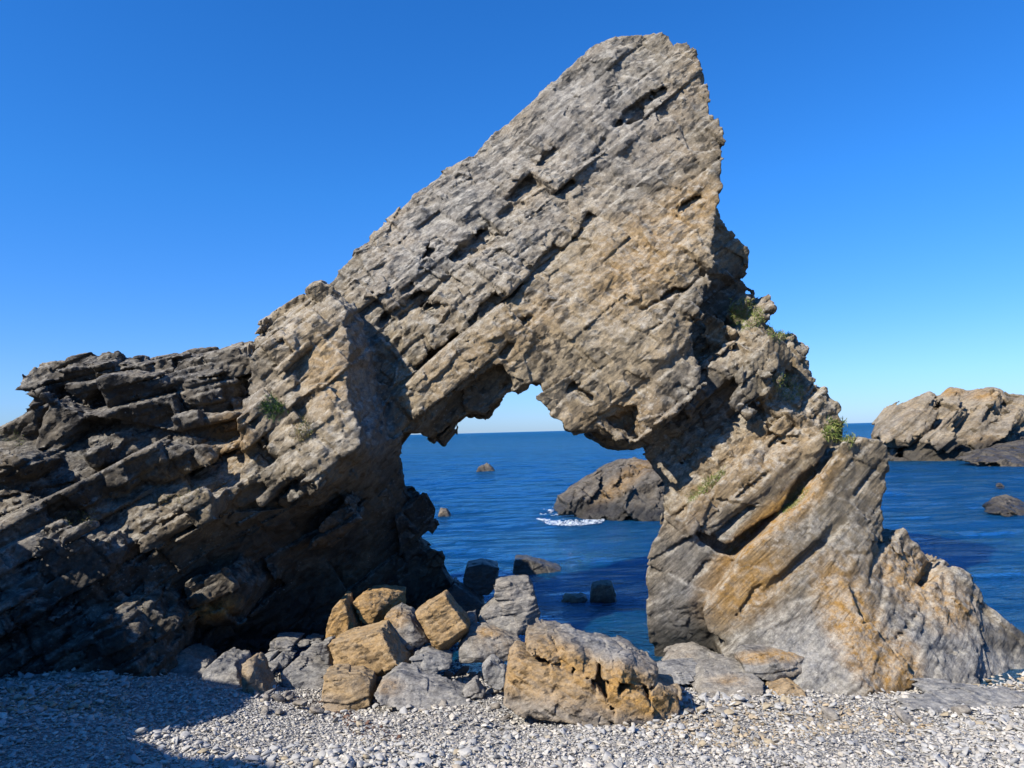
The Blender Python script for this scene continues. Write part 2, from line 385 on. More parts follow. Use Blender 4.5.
# ------------------------------------------------------------------ the sea arch
def arch_parts():
    P = []
    # leaning pinnacle and the span over the hole
    P.append(Ext([(322,290),(337,274),(352,260),(369,240),(400,211),(419,194),(451,168),(496,133),(505,129),(548,86),(572,67),(607,38),(625,34),(630,37),(658,32),(669,37),(681,45),(687,40),(699,51),(708,67),(712,98),(715,125),(722,145),(720,188),(712,192),(717,200),(712,219),(707,240),(704,290),(694,325),(692,345),(699,368),(696,386),(680,407),(655,429),(637,444),(628,438),(614,443),(596,433),(575,436),(567,432),(563,421),(553,416),(547,404),(539,398),(535,388),(524,390),(513,398),(508,393),(504,378),(501,366),(496,366),(480,380),(461,397),(447,416),(428,442),(402,440),(380,470),(350,470),(330,400)],
        [(392,217,11.8),(445,174,11.9),(500,134,12.0),(570,70,12.05),(340,290,11.2),(412,238,11.3),(512,160,11.5),(465,200,11.4),(572,105,11.55),(610,62,11.6),(640,36,11.9),(690,60,11.4),(715,140,11.0),(640,150,11.2),(560,200,11.15),(480,260,10.95),(420,330,10.75),(400,430,10.6),(500,330,10.45),(560,300,10.6),(620,250,10.75),(690,230,10.7),(600,340,10.35),(670,330,10.15),(640,420,10.05),(690,380,10.1),(560,400,10.3),(500,370,10.3),(450,400,10.4)], 2.7, (0.0, 0.0), 0.10))
    # dark rear rib right of the pinnacle
    P.append(Ext([(680,150),(712,200),(724,233),(736,250),(738,270),(748,286),(760,300),(740,420),(680,430),(670,300)],
        [(700,220,11.3),(745,300,11.3),(700,330,11.0),(720,400,11.0)], 1.6, (0, 0), 0.1))
    # right buttress behind its slabs
    P.append(Ext([(700,330),(735,300),(749,288),(766,305),(774,310),(772,318),(789,327),(798,337),(794,352),(808,357),(821,376),(833,385),(840,403),(835,418),(850,426),(862,470),(830,560),(740,610),(670,600),(655,540),(659,510),(661,488),(652,469),(645,455),(637,442),(655,428),(680,405),(696,380)],
        [(749,290,10.95),(746,318,10.75),(775,325,10.65),(790,335,10.65),(835,390,10.6),(850,430,10.5),(720,340,10.9),(760,352,10.5),(745,390,10.5),(700,400,10.95),(660,450,10.9),(665,500,10.6),(720,450,10.4),(780,420,10.2),(800,470,10.1),(700,560,10.0),(660,560,10.3)], 2.3, (0.2, 0), 0.14))
    # block jutting out of the buttress
    P.append(Hull([(752,372,10.2),(775,352,10.2),(792,360,10.35),(748,415,10.15),(736,398,10.2),(770,380,10.05),(760,340,11.3),(800,350,11.3),(750,420,11.3)]))
    P.append(Hull([(700,372,10.5),(735,350,10.45),(745,362,10.4),(712,392,10.45),(690,412,10.5),(720,350,11.3),(750,360,11.3),(690,420,11.3)]))
    # middle slab
    P.append(Ext([(688,524),(694,505),(722,475),(765,434),(786,417),(806,420),(827,440),(823,455),(802,484),(782,513),(738,547),(727,551),(715,547),(690,532)],
        [(694,515,9.75),(765,434,10.0),(827,440,9.9),(727,551,9.55),(760,480,9.65),(782,513,9.7)], 1.3, (0, 0), 0.12))
    # right slab
    P.append(Ext([(886,438),(865,436),(845,445),(819,480),(802,501),(777,522),(738,556),(722,585),(707,613),(711,632),(740,655),(800,660),(850,650),(880,600),(890,547),(892,505),(896,459)],
        [(886,440,9.75),(845,447,9.75),(896,470,9.8),(800,505,9.45),(890,547,9.6),(740,560,9.3),(710,625,9.35),(800,600,9.0),(850,640,8.75),(860,560,9.2),(740,655,9.1)], 1.5, (0.05, 0), 0.1))
    # rounded foot at the hole
    P.append(Ext([(644,572),(652,542),(665,517),(688,524),(720,548),(740,555),(735,590),(718,613),(725,670),(700,700),(664,690),(652,640),(648,617)],
        [(650,570,10.05),(690,540,9.75),(730,560,9.6),(690,600,9.7),(665,630,10.1),(711,630,9.8),(690,680,10.3)], 1.3, (0.2, 0), 0.14))
    # grey wave-washed nose
    P.append(Ext([(740,640),(775,618),(800,600),(835,570),(850,575),(870,610),(900,650),(930,690),(900,712),(840,712),(770,705),(735,690),(725,660)],
        [(745,645,9.0),(840,580,9.0),(800,640,8.75),(850,650,8.45),(800,695,8.25),(870,700,8.05),(925,690,8.4),(740,690,8.5),(900,650,8.6)], 1.5, (0, 0), 0.1))
    # ridge falling to the right
    P.append(Ext([(888,536),(897,528),(911,520),(922,535),(928,538),(946,551),(950,563),(969,580),(980,598),(990,613),(1006,628),(1024,642),(1085,690),(1060,720),(950,712),(900,690),(850,660),(846,610),(866,555)],
        [(890,540,9.75),(911,522,9.9),(946,553,9.85),(990,613,9.8),(1040,655,9.7),(900,600,9.2),(940,630,9.1),(960,670,8.95),(1050,700,9.0),(900,690,8.4),(870,640,8.7),(930,690,8.6),(856,590,9.0),(872,560,9.3)], 1.4, (0, 0), 0.15))
    # ---- left side
    # shoulder block with its dark right cheek
    P.append(Hull([(256,340,10.2),(271,317,10.4),(297,303,10.45),(317,287,10.5),(328,287,10.5),(344,305,10.0),(347,340,9.85),(347,400,9.6),(359,446,9.3),(317,485,9.05),(268,452,9.4),(250,395,9.85),
                   (362,322,11.2),(384,369,11.2),(403,440,11.2),(320,286,12),(262,330,12),(300,520,11.5),(262,450,12),(395,470,11.5)]))
    P.append(Hull([(246,345,10.0),(300,305,10.3),(290,350,9.75),(262,400,9.7),(300,420,9.4),(250,440,9.6),(240,400,9.9),(260,335,12),(240,470,12),(320,300,12)]))
    # upper left mass with ledges
    P.append(Ext([(-140,520),(-90,470),(-40,440),(0,416),(7,405),(24,390),(38,371),(68,364),(92,356),(116,352),(134,357),(150,361),(154,351),(174,351),(180,354),(219,351),(239,341),(256,337),(300,345),(330,440),(317,484),(270,500),(230,510),(133,556),(60,600),(-60,620),(-200,600)],
        [(0,420,10.2),(40,375,10.8),(116,355,10.8),(219,352,10.7),(256,340,10.6),(20,440,9.9),(60,420,10.3),(110,385,10.5),(200,385,10.3),(100,440,9.8),(180,430,9.8),(250,440,9.6),(60,480,9.25),(130,480,9.3),(200,480,9.25),(240,490,9.1),(317,484,9.05),(133,550,8.6),(60,540,8.6),(0,520,8.6),(-100,520,8.6),(-60,600,8.3)], 3.0, (0, 0), 0.1, deeper=.4))
    # overhanging lower face
    P.append(Ext([(133,550),(208,502),(246,500),(317,478),(360,446),(403,436),(404,466),(409,492),(420,489),(424,498),(432,510),(431,524),(420,536),(423,550),(438,560),(447,579),(462,600),(460,650),(300,720),(140,740),(100,650)],
        [(133,552,8.6),(210,503,8.95),(317,484,9.15),(359,446,9.4),(403,438,10.3),(150,600,9.25),(220,570,9.7),(300,540,10.1),(360,500,10.4),(410,480,11.1),(435,510,11.8),(220,640,10.4),(300,610,10.9),(380,560,11.2),(430,560,11.7),(300,680,11.2),(400,620,11.8),(460,600,12.0),(150,690,9.9)], 2.6, (-0.16, 0), 0.05, deeper=.35))
    # near foot of the cliff at the left edge
    P.append(Ext([(-220,560),(-60,520),(0,498),(40,515),(90,540),(128,556),(120,600),(150,640),(165,680),(150,720),(90,730),(-60,740),(-240,720)],
        [(-150,540,8.2),(0,505,8.5),(90,545,8.6),(60,600,8.4),(-60,640,7.8),(20,680,8.0),(120,690,8.1),(130,620,8.8),(160,690,8.6)], 2.6, (0, 0), 0.05, deeper=.35))
    # ledge blocks: each front leans out over its foot
    def ledge(top, bot, d, ov=0.22, back=1.3):
        T = [at(p[0], p[1], d + (p[2] if len(p) > 2 else 0)) for p in top]; B = [at(p[0], p[1], d + ov + (p[2] if len(p) > 2 else 0)) for p in bot]
        v = np.array([0, back, 0.10 * back])
        return Hull(T + B + [t_ + v for t_ in T] + [b_ + v * .9 for b_ in B], world=True)
    for top, bot, d, ov in [
        ([(30,385),(70,363),(118,354),(148,359)], [(150,372),(92,378),(58,391),(26,402)], 10.25, .25),
        ([(-8,420),(12,400),(36,377)], [(60,412),(30,442),(-8,445)], 10.1, .1),
        ([(148,360),(156,351),(176,351),(181,357)], [(180,368),(152,371)], 10.35, .2),
        ([(56,379),(103,374),(107,383)], [(89,389),(87,409),(63,403)], 10.0, .2),
        ([(87,388),(164,375),(171,385)], [(174,421),(150,434),(100,428),(92,409)], 9.65, .3),
        ([(168,376),(232,366),(240,385)], [(245,411),(219,420),(184,429),(172,406)], 9.7, .28),
        ([(178,417),(235,408),(244,424)], [(240,448),(200,447),(180,437)], 9.55, .2),
        ([(180,358),(219,352),(244,343),(252,360)], [(250,380),(200,372),(182,372)], 10.15, .2),
        ([(38,392),(62,399),(92,416)], [(68,434),(51,471),(34,471)], 9.6, .2),
        ([(4,412),(26,398),(40,404)], [(36,440),(12,446),(-8,440)], 9.75, .2),
        ([(121,460),(150,446),(184,443),(191,457)], [(188,484),(164,488),(140,482)], 9.0, .25),
        ([(92,484),(120,467),(128,484)], [(126,495),(106,499)], 8.95, .2),
        ([(70,464),(99,448),(103,467)], [(85,488),(75,485)], 9.15, .2),
        ([(214,446),(232,426),(253,433)], [(256,458),(239,468),(219,471)], 9.25, .22),
        ([(191,443),(202,446),(219,477)], [(205,482),(193,464)], 9.1, .15),
        ([(7,498),(44,477),(56,494)], [(55,509),(31,516),(10,506)], 8.65, .15),
        ([(51,487),(72,482),(82,501)], [(65,512),(55,505)], 8.75, .2),
        ([(-30,470),(10,452),(40,462)], [(36,484),(0,496),(-30,500)], 8.95, .2),
        ([(38,552),(92,532),(113,552)], [(120,602),(60,622),(40,592)], 8.15, .35),
        ([(123,540),(205,498),(222,505)], [(147,561),(137,561)], 8.45, .15),
        ([(236,485),(294,451),(297,463)], [(250,502),(240,497)], 8.95, .15),
        ([(150,520),(205,492),(232,492)], [(228,508),(160,540)], 8.65, .2),
        ([(66,640),(100,614),(140,652)], [(150,692),(100,700),(70,695)], 8.0, .1),
        ([(-20,640),(20,600),(62,622)], [(66,668),(20,690),(-20,690)], 7.95, .25),
        ([(195,590),(225,575),(245,600)], [(240,630),(205,628)], 9.05, .3),
        ([(318,525),(345,500),(362,520)], [(330,548),(315,548)], 9.55, .15)]:
        P.append(ledge(top, bot, d + .36, ov * 1.25))
    # broken blocks hanging under the span
    def hang(px, d0, d1): return Hull([(x_, y_, d0) for x_, y_ in px] + [(512 + (x_ - 512) * d0 / d1, 432 + (y_ - 432) * d0 / d1, d1) for x_, y_ in px])
    P.append(hang([(462,370),(500,335),(512,360),(509,394),(486,416),(473,407),(464,415),(455,400)], 10.7, 12.0))
    P.append(hang([(405,410),(440,385),(458,400),(448,434),(436,444),(426,448),(416,440)], 10.8, 12.0))
    P.append(hang([(436,400),(455,385),(495,345),(492,400),(474,409),(464,418),(446,434),(436,440)], 10.8, 11.6))
    P.append(hang([(492,335),(525,345),(524,384),(508,392),(498,385)], 10.7, 11.9))
    P.append(hang([(438,412),(452,402),(458,424),(446,437)], 10.75, 11.3))
    P.append(hang([(474,394),(499,372),(510,393),(486,417)], 10.7, 11.3))
    P.append(hang([(455,402),(468,395),(475,408),(464,419)], 10.75, 11.2))
    P.append(hang([(516,375),(530,372),(534,390),(524,393),(514,399)], 10.5, 11.2))
    P.append(hang([(590,420),(596,433),(614,444),(621,448),(629,443),(640,448),(645,415)], 10.9, 12.0))
    C = []
    # open joints on the face of the span
    def notch(pts, back=0.5): return Hull([(p[0], p[1], 9.6) for p in pts] + [(p[0], p[1], p[2]) for p in pts])
    span = P[0]
    def hollow(cx, cy, ln, wd, ang, dep, span=P[0]):
        """a block fallen out under an overhanging step: steep wall on the upper left, ramp out to the lower right"""
        c_, s_ = math.cos(R(ang)), math.sin(R(ang)); q = []
        for u, v, k in ((-1, .8, .8), (-.2, 1, 1), (1, .9, .9), (1.15, -.2, .35), (.3, -1, -.1), (-.9, -.8, -.1)):
            x_, y_ = cx + ln * u * c_ - wd * v * s_, cy - ln * u * s_ - wd * v * c_
            d_ = float(sample(span.D, np.array([x_]), np.array([y_]))[0])
            q.append((x_, y_, d_ + dep * k)); q.append((x_, y_, d_ - 0.6))
        return Hull(q)
    for hw in ((527,192,17,11,48,.36), (512,213,12,7,35,.3), (498,300,20,9,38,.36), (478,318,13,9,50,.32), (407,290,10,8,35,.3), (416,299,11,7,25,.3), (392,317,14,8,45,.3),
               (634,116,24,9,42,.34), (655,96,13,7,30,.25), (428,258,9,5,60,.25), (563,190,10,5,40,.2), (458,345,14,6,42,.25), (433,362,14,7,45,.25), (545,262,16,5,38,.18),
               (470,250,18,7,40,.2), (440,310,12,8,20,.25), (600,150,12,5,60,.2), (662,300,22,4,30,.15), (585,230,14,5,55,.15), (520,330,16,5,42,.15), (690,205,14,6,35,.2), (508,350,10,7,70,.25), (580,395,12,6,-30,.25), (548,160,12,6,45,.2)):
        C.append(hollow(*hw))
    for hw in ((800,562,55,1.4,43,.05,P[6]), (870,478,22,1.4,52,.05,P[6]), (748,604,18,1.6,50,.05,P[6]),
               (762,478,30,1.8,42,.07,P[5]), (735,524,22,1.6,42,.06,P[5]), (688,584,26,1.8,48,.07,P[7]), (682,540,22,1.6,45,.06,P[7]),
               (930,582,28,3,52,.15,P[9]), (960,622,24,3,48,.14,P[9]), (912,622,26,2.5,52,.13,P[9]), (985,640,18,2.5,45,.12,P[9]),
               (760,400,30,4,40,.18,P[2]), (800,430,24,3,42,.14,P[2]), (815,395,18,4,50,.18,P[2]), (700,450,24,4,45,.16,P[2])):
        C.append(hollow(*hw))
    C.append(notch([(640,440,10.6),(605,418,10.5),(632,412,10.6),(628,438,10.6)]))
    C.append(notch([(618,132,11.6),(640,105,11.6),(644,118,11.6)]))
    return P, C

ROUGH = rbf_raster([(600,300,.12),(650,370,.1),(560,330,.25),(640,200,.2),(620,80,.5),(600,200,.3),(560,250,.35),(540,150,.25),(520,200,.6),(450,210,.25),(470,310,.95),(410,380,.55),(330,340,.4),(330,420,.4),(150,400,.85),(60,450,1.0),(220,450,.9),(220,560,.5),(60,620,.9),(350,540,.5),(430,520,.8),(690,130,.3),(715,160,.3),(720,300,.9),(780,350,1.1),(690,430,.9),(760,480,.12),(680,580,.14),(820,540,.08),(760,590,.1),(790,660,.2),(860,680,.3),(930,560,.5),(970,640,.3),(840,410,.9),(868,448,.2),(888,500,.2),(850,470,.2),(390,215,.25),(600,40,.35),(680,420,.5)])
BK = basis(75, 0.5, 0.6)
B38, B27, B12, BJ = basis(41), basis(27), basis(14), basis(-52, -0.3, 0.3)
def arch_detail(P):
    back = (P[:, 1] > 12.1) | (P[:, 2] < -0.25)
    if back.all(): return 0.07 * vnoise(P * 0.55, 21) + 0.09 * facets(P @ B38, (0.95, 0.8, 0.42), 7)
    if back.any():
        d = np.empty(len(P), np.float32); d[back] = arch_detail(P[back]); d[~back] = arch_detail(P[~back]); return d
    px, py = proj(P.astype(np.float64)); rg = np.clip(sample(ROUGH, px, py), 0.12, 1.5).astype(np.float32)
    rf = np.where((px < 705) & (py < 445) & (P[:, 0] > -2.6), np.maximum(rg, 0.38), rg).astype(np.float32)
    W = P + 0.05 * np.stack([vnoise(P * 1.1, 1), vnoise(P * 1.1, 5), vnoise(P * 1.1, 9)], 1)
    lf = P[:, 0] + 0.3 * vnoise(P * 0.8, 2) < -1.85
    hi = lf & (P[:, 2] + 0.25 * (P[:, 0] + 4) > 3.0)
    lf = lf & ~((P[:, 0] > -3.45) & (P[:, 2] > 2.1)); hi = hi & (P[:, 0] < -3.45)
    Q = np.where(hi[:, None], (W - np.array([-2, 10, 3], np.float32)) @ B12, np.where(lf[:, None], (W - np.array([-2, 10, 3], np.float32)) @ B27, W @ B38))
    J = W @ BJ
    d = 0.07 * vnoise(P * 0.55, 21) + 0.03 * fbm(P * 1.5, 2, 31)
    lw = np.where(P[:, 0] < -2.6, 1.0, 0.0).astype(np.float32)
    d = d + np.clip(rg, 0, 1.2) * (0.115 + .05 * lw) * bricks(Q, (1.35, 1.5, 0.55), 1, 0.7, 0.35, 0.04)
    d = d + (0.12 + 0.45 * rg) * 0.08 * facets(Q, (0.95, 0.8, 0.45), 7) + (0.08 + 0.75 * np.minimum(rf, 1)) * (0.10 - .05 * lw) * facets(W @ BK, (1.0, 0.9, 0.75), 37)
    m2 = np.clip(0.35 + 1.2 * vnoise(P * 0.7, 8), 0.0, 1.2)
    d = d + rg * m2 * (0.06 + .025 * lw) * bricks(Q, (0.55, 0.6, 0.19), 2, 0.8, 0.4, 0.025)
    d = d + (0.18 + 0.65 * rf) * (0.050 - .028 * lw) * facets(J, (0.40, 0.4, 0.28), 17)
    d = d + (0.28 + 0.55 * rf) * 0.022 * facets(W @ BK, (0.17, 0.17, 0.11), 27)
    d = d + rg * 0.015 * bricks(Q, (0.24, 0.24, 0.07), 3, 0.6)
    return d

def blob(px, py, lst):
    r = np.zeros(len(px))
    for cx, cy, rx, ry, ang, a in lst:
        c, s = math.cos(R(ang)), math.sin(R(ang)); dx, dy = px - cx, -(py - cy)
        u = (dx * c + dy * s) / rx; v = (-dx * s + dy * c) / ry
        r = np.maximum(r, a * np.clip(1.5 - np.sqrt(u * u + v * v), 0, 1))
    return r

def build_arch():
    parts, cuts = arch_parts()
    V, Q = mesh_from_sdf(parts, cuts, arch_detail, 0.022, lo=np.array([-7.4, 7.2, -0.5]), hi=np.array([7.6, 14.4, 9.1]), ratio=2, band=0.34)
    V, Q = main_piece(V, Q, 0.02)
    log('arch', len(V), len(Q))
    px, py = proj(V)
    z = V[:, 2]
    och = blob(px, py, [(772,520,13,75,-48,1.2),(745,585,45,28,35,.9),(800,500,40,14,45,.9),(853,622,24,60,25,1.2),(893,668,24,28,0,1.2),(840,580,25,25,0,.5),(915,580,45,22,-35,.9),(950,610,22,20,0,.8),(640,260,60,40,40,.45),(690,210,35,25,30,.5),(760,460,60,25,40,.3),(215,610,22,10,20,.8),(230,440,20,30,0,.45),(330,370,30,40,0,.35),(520,330,60,25,40,.25),(620,420,60,20,0,.2),(700,500,20,40,-40,.3)])
    gry = blob(px, py, [(810,660,70,50,0,1.0),(960,660,90,30,-20,.9),(1030,680,60,30,0,1),(940,600,60,40,-40,.5),(680,610,30,40,0,.9),(690,560,40,40,0,.55),(520,240,90,25,45,.45),(600,120,80,80,0,.55),(450,220,110,40,45,.6),(560,110,60,25,45,.6),(370,400,20,90,15,.5),(60,580,70,60,0,.8),(160,400,120,50,0,.45),(700,390,40,40,0,.3)])
    tan = blob(px, py, [(620,330,110,70,35,.95),(560,240,120,50,40,.6),(300,380,60,80,0,.8),(780,470,60,40,40,.5),(690,260,40,60,0,.6),(440,400,50,40,40,.5),(850,500,40,60,0,.35),(230,450,30,30,0,.7)])
    n = vnoise(V * 1.7, 51)
    wet = np.clip((0.52 + 0.2 * n - z) / 0.22, 0, 1) * np.clip((V[:, 1] - 9.3) / .3, 0, 1) * 0.9
    dark = blob(px, py, [(110,390,130,55,10,1.0),(60,470,100,70,0,.95),(180,430,70,45,0,.8),(150,610,170,90,0,.9),(300,560,130,80,30,.9),(420,540,60,90,0,1),(60,640,120,80,0,1),(725,290,20,60,-60,.8),(700,400,40,40,0,.5),(460,400,50,15,40,.6),(615,430,30,12,0,.6)])  # blackish rock, plus shade painted on lower face, opening, recesses and undersides
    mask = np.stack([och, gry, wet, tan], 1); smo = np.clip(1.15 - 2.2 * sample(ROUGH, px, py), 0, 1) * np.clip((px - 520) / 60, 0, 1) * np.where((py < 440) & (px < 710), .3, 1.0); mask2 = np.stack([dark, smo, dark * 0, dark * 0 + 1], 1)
    fc = V[Q].mean(1); fx, fy = proj(fc)
    jit = 14 * vnoise(fc * 2.0, 61)
    # joint lines between the three masses
    lx = np.interp(fy, [240, 290, 305, 323, 369, 436, 470, 900], [300, 330, 352, 362, 383, 402, 520, 520])
    rx = np.interp(fy, [0, 140, 219, 240, 290, 325, 345, 370, 386, 407, 429, 445, 500], [760, 760, 716, 709, 706, 696, 694, 702, 698, 684, 660, 640, 560])
    who = np.where(fx + jit * 0.3 < lx, 0, np.where(fx > rx, 2, 1))
    root = empty('sea_arch', tuple(at(512, 640, 10.3) * np.array([1, 1, 0])))
    tag(root, 'huge grey-brown natural rock arch with a leaning pinnacle and a hole through to the sea', 'rock arch')
    mats = rock_material('arch_rock')
    bpy.context.view_layer.update()
    off = np.array(root.location)
    for w, nm, lb in ((0, 'cliff', 'dark layered overhanging cliff on the left of the hole'), (1, 'pinnacle', 'leaning pinnacle and span of pale brown rock'), (2, 'pillar', 'orange stained tilted slabs on the right of the hole')):
        v, q, u = compact(V, Q, who == w)
        me = new_mesh(nm, v - off, q); smooth(me)
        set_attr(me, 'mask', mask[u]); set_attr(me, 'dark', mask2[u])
        o = link(nm, me, mats, root); o['label'] = lb
    return V, Q, root

V_ARCH, Q_ARCH, ARCH = build_arch()
BVH = BVHTree.FromPolygons([tuple(v) for v in V_ARCH.tolist()], Q_ARCH.tolist())
log('bvh')

# ------------------------------------------------------------------ beach, sea
def grid_mesh(name, xs, ys, zf):
    X, Y = np.meshgrid(xs, ys); V = np.stack([X.ravel(), Y.ravel(), zf(X, Y).ravel()], 1)
    n = len(xs); i = np.arange(len(ys) - 1)[:, None] * n + np.arange(n - 1)[None]
    q = np.stack([i, i + 1, i + n + 1, i + n], 2).reshape(-1, 4)
    return new_mesh(name, V, q)

def beach_material():
    t = NT('shingle'); P = t.coords()
    v = t.voro(P, 24, 'F1', 'Color'); sp = t.add('ShaderNodeSeparateColor'); t.l.new(v, sp.inputs[0])
    col = t.ramp(sp.outputs[0], (0.0, (0.17, 0.17, 0.165)), (0.4, (0.27, 0.265, 0.255)), (0.75, (0.38, 0.365, 0.335)), (1.0, (0.5, 0.48, 0.44)))
    col = t.mix(t.ramp(t.noise(P, 1.2, 3), (0.45, 0), (0.65, .5)), col, (0.20, 0.17, 0.13))
    t.put(t.b.inputs['Base Color'], col); t.b.inputs['Roughness'].default_value = 0.85
    d = t.voro(P, 24, 'DISTANCE_TO_EDGE')
    t.put(t.b.inputs['Normal'], t.bump(t.ramp(d, (0, 0), (0.4, 1)), 1.0, 0.03))
    return t.m
xs = np.concatenate([np.linspace(-60, -9, 18)[:-1], np.linspace(-9, 9, 181), np.linspace(9, 60, 18)[1:]])
ys = np.concatenate([np.linspace(-30, 3, 14)[:-1], np.linspace(3, 11, 81), np.linspace(11, 40, 20)[1:]])
def beach_surface(X, Y):
    z = beach_z(X, Y); p = np.stack([X.ravel() * 1.1, Y.ravel() * 1.1, X.ravel() * 0], 1)
    return z + (0.035 * fbm(p, 3, 71)).reshape(X.shape) - 0.02
ob = link('beach', grid_mesh('beach', xs, ys, beach_surface), beach_material()); tag(ob, kind='structure'); smooth(ob.data)

def sea_material():
    t = NT('sea_water'); P = t.coords()
    g = t.add('ShaderNodeNewGeometry'); sx = t.add('ShaderNodeSeparateXYZ'); t.l.new(g.outputs['Position'], sx.inputs[0])
    deep, mid, shal = (0.005, 0.084, 0.225), (0.005, 0.074, 0.170), (0.035, 0.042, 0.028)
    far = t.math('MULTIPLY', t.math('SUBTRACT', sx.outputs[1], 14.0), 1 / 30.0, True)
    col = t.mix(far, mid, deep)
    pn = t.noise(t.coords(scale=(0.10, 0.22, 1)), 1.0, 4, 0.6)
    col = t.mix(t.ramp(pn, (0.42, 0), (0.62, 0.8)), col, (0.004, 0.062, 0.105))
    near = t.math('MULTIPLY', t.math('SUBTRACT', 10.9, t.math('ADD', sx.outputs[1], t.math('MULTIPLY', t.noise(P, 0.8, 3), 1.6))), 1 / 2.2, True)
    col = t.mix(t.math('MULTIPLY', near, 0.85), col, shal)
    t.put(t.b.inputs['Base Color'], col)
    t.b.inputs['Roughness'].default_value = 0.07; t.b.inputs['IOR'].default_value = 1.333; t.b.inputs['Specular Tint'].default_value = (0.2, 0.6, 1.0, 1)
    far2 = t.math('POWER', t.math('MULTIPLY', t.math('SUBTRACT', sx.outputs[1], 14.0), 1 / 500.0, True), 0.55)
    t.put(t.b.inputs['Specular IOR Level'], t.math('SUBTRACT', 0.60, t.math('MULTIPLY', far2, 0.56)))
    t.put(t.b.inputs['IOR'], t.math('SUBTRACT', 1.20, t.math('MULTIPLY', far2, 0.12)))
    w1 = t.noise(t.coords(scale=(0.9, 1.5, 1)), 1.0, 4, 0.6, 0.3)
    w2 = t.noise(t.coords(scale=(4.5, 6.5, 1)), 1.0, 5, 0.62, 0.3)
    w3 = t.noise(t.coords(scale=(0.10, 0.3, 1)), 1.0, 4, 0.6, 0.3)
    n = t.bump(w3, 1.0, 2.4); n = t.bump(w1, 1.0, 0.9, n); n = t.bump(w2, 1.0, 0.38, n); n = t.bump(t.noise(t.coords(scale=(14, 19, 1)), 1.0, 3, 0.6), 1.0, 0.04, n)
    t.put(t.b.inputs['Normal'], n)
    df = t.add('ShaderNodeBsdfDiffuse'); t.put(df.inputs['Color'], col); t.put(df.inputs['Normal'], n)
    gl = t.add('ShaderNodeBsdfGlossy'); gl.inputs['Color'].default_value = (0.33, 0.64, 0.92, 1); gl.inputs['Roughness'].default_value = 0.05; t.put(gl.inputs['Normal'], n)
    ms = t.add('ShaderNodeMixShader'); fr = t.add('ShaderNodeFresnel'); fr.inputs['IOR'].default_value = 1.34; t.put(fr.inputs['Normal'], n)
    t.put(ms.inputs[0], t.math('MULTIPLY', t.math('ADD', t.math('MULTIPLY', fr.outputs[0], 1.25), 0.22, True), t.math('SUBTRACT', 1.0, t.math('MULTIPLY', far2, 0.55))))
    t.l.new(df.outputs[0], ms.inputs[1]); t.l.new(gl.outputs[0], ms.inputs[2]); t.l.new(ms.outputs[0], t.out.inputs['Surface'])
    return t.m
SEA_M = sea_material()
ys = np.concatenate([[-60, 4], 7 * 1.012 ** np.arange(0, 260), [400, 1500, 5000, 30000]])
xs = np.concatenate([[-30000, -3000, -600, -150], np.linspace(-60, 60, 260), [150, 600, 3000, 30000]])
def sea_surface(X, Y):
    p = np.stack([X.ravel() * 0.5, Y.ravel() * 1.1, X.ravel() * 0], 1)
    a = np.clip((Y - 10) / 6, 0, 1) * np.clip((150 - Y) / 60, 0, 1)
    return (0.05 * a.ravel() * fbm(p, 3, 81)).reshape(X.shape)
ob = link('sea', grid_mesh('sea', xs, ys, sea_surface), SEA_M); tag(ob, kind='structure'); smooth(ob.data)

# ------------------------------------------------------------------ loose rocks
ROCK_GREY = rock_material('boulder_grey', (0.095, 0.092, 0.085), (0.205, 0.195, 0.178), (0.05, 0.048, 0.045), 12, 0.7, 0.5, 1.4)
ROCK_OCHRE = rock_material('boulder_ochre', (0.15, 0.112, 0.07), (0.29, 0.222, 0.14), (0.075, 0.062, 0.048), 20, 0.75, 0.3, 1.4)
ROCK_FAR = rock_material('skerry_rock', (0.07, 0.057, 0.042), (0.145, 0.115, 0.08), (0.05, 0.045, 0.038), 36, 1.0, 0.4, 0.45)
ROCK_ISLE = rock_material('island_rock', (0.15, 0.115, 0.073), (0.34, 0.26, 0.155), (0.055, 0.05, 0.042), 36, 1.0, 0.5, 0.14)

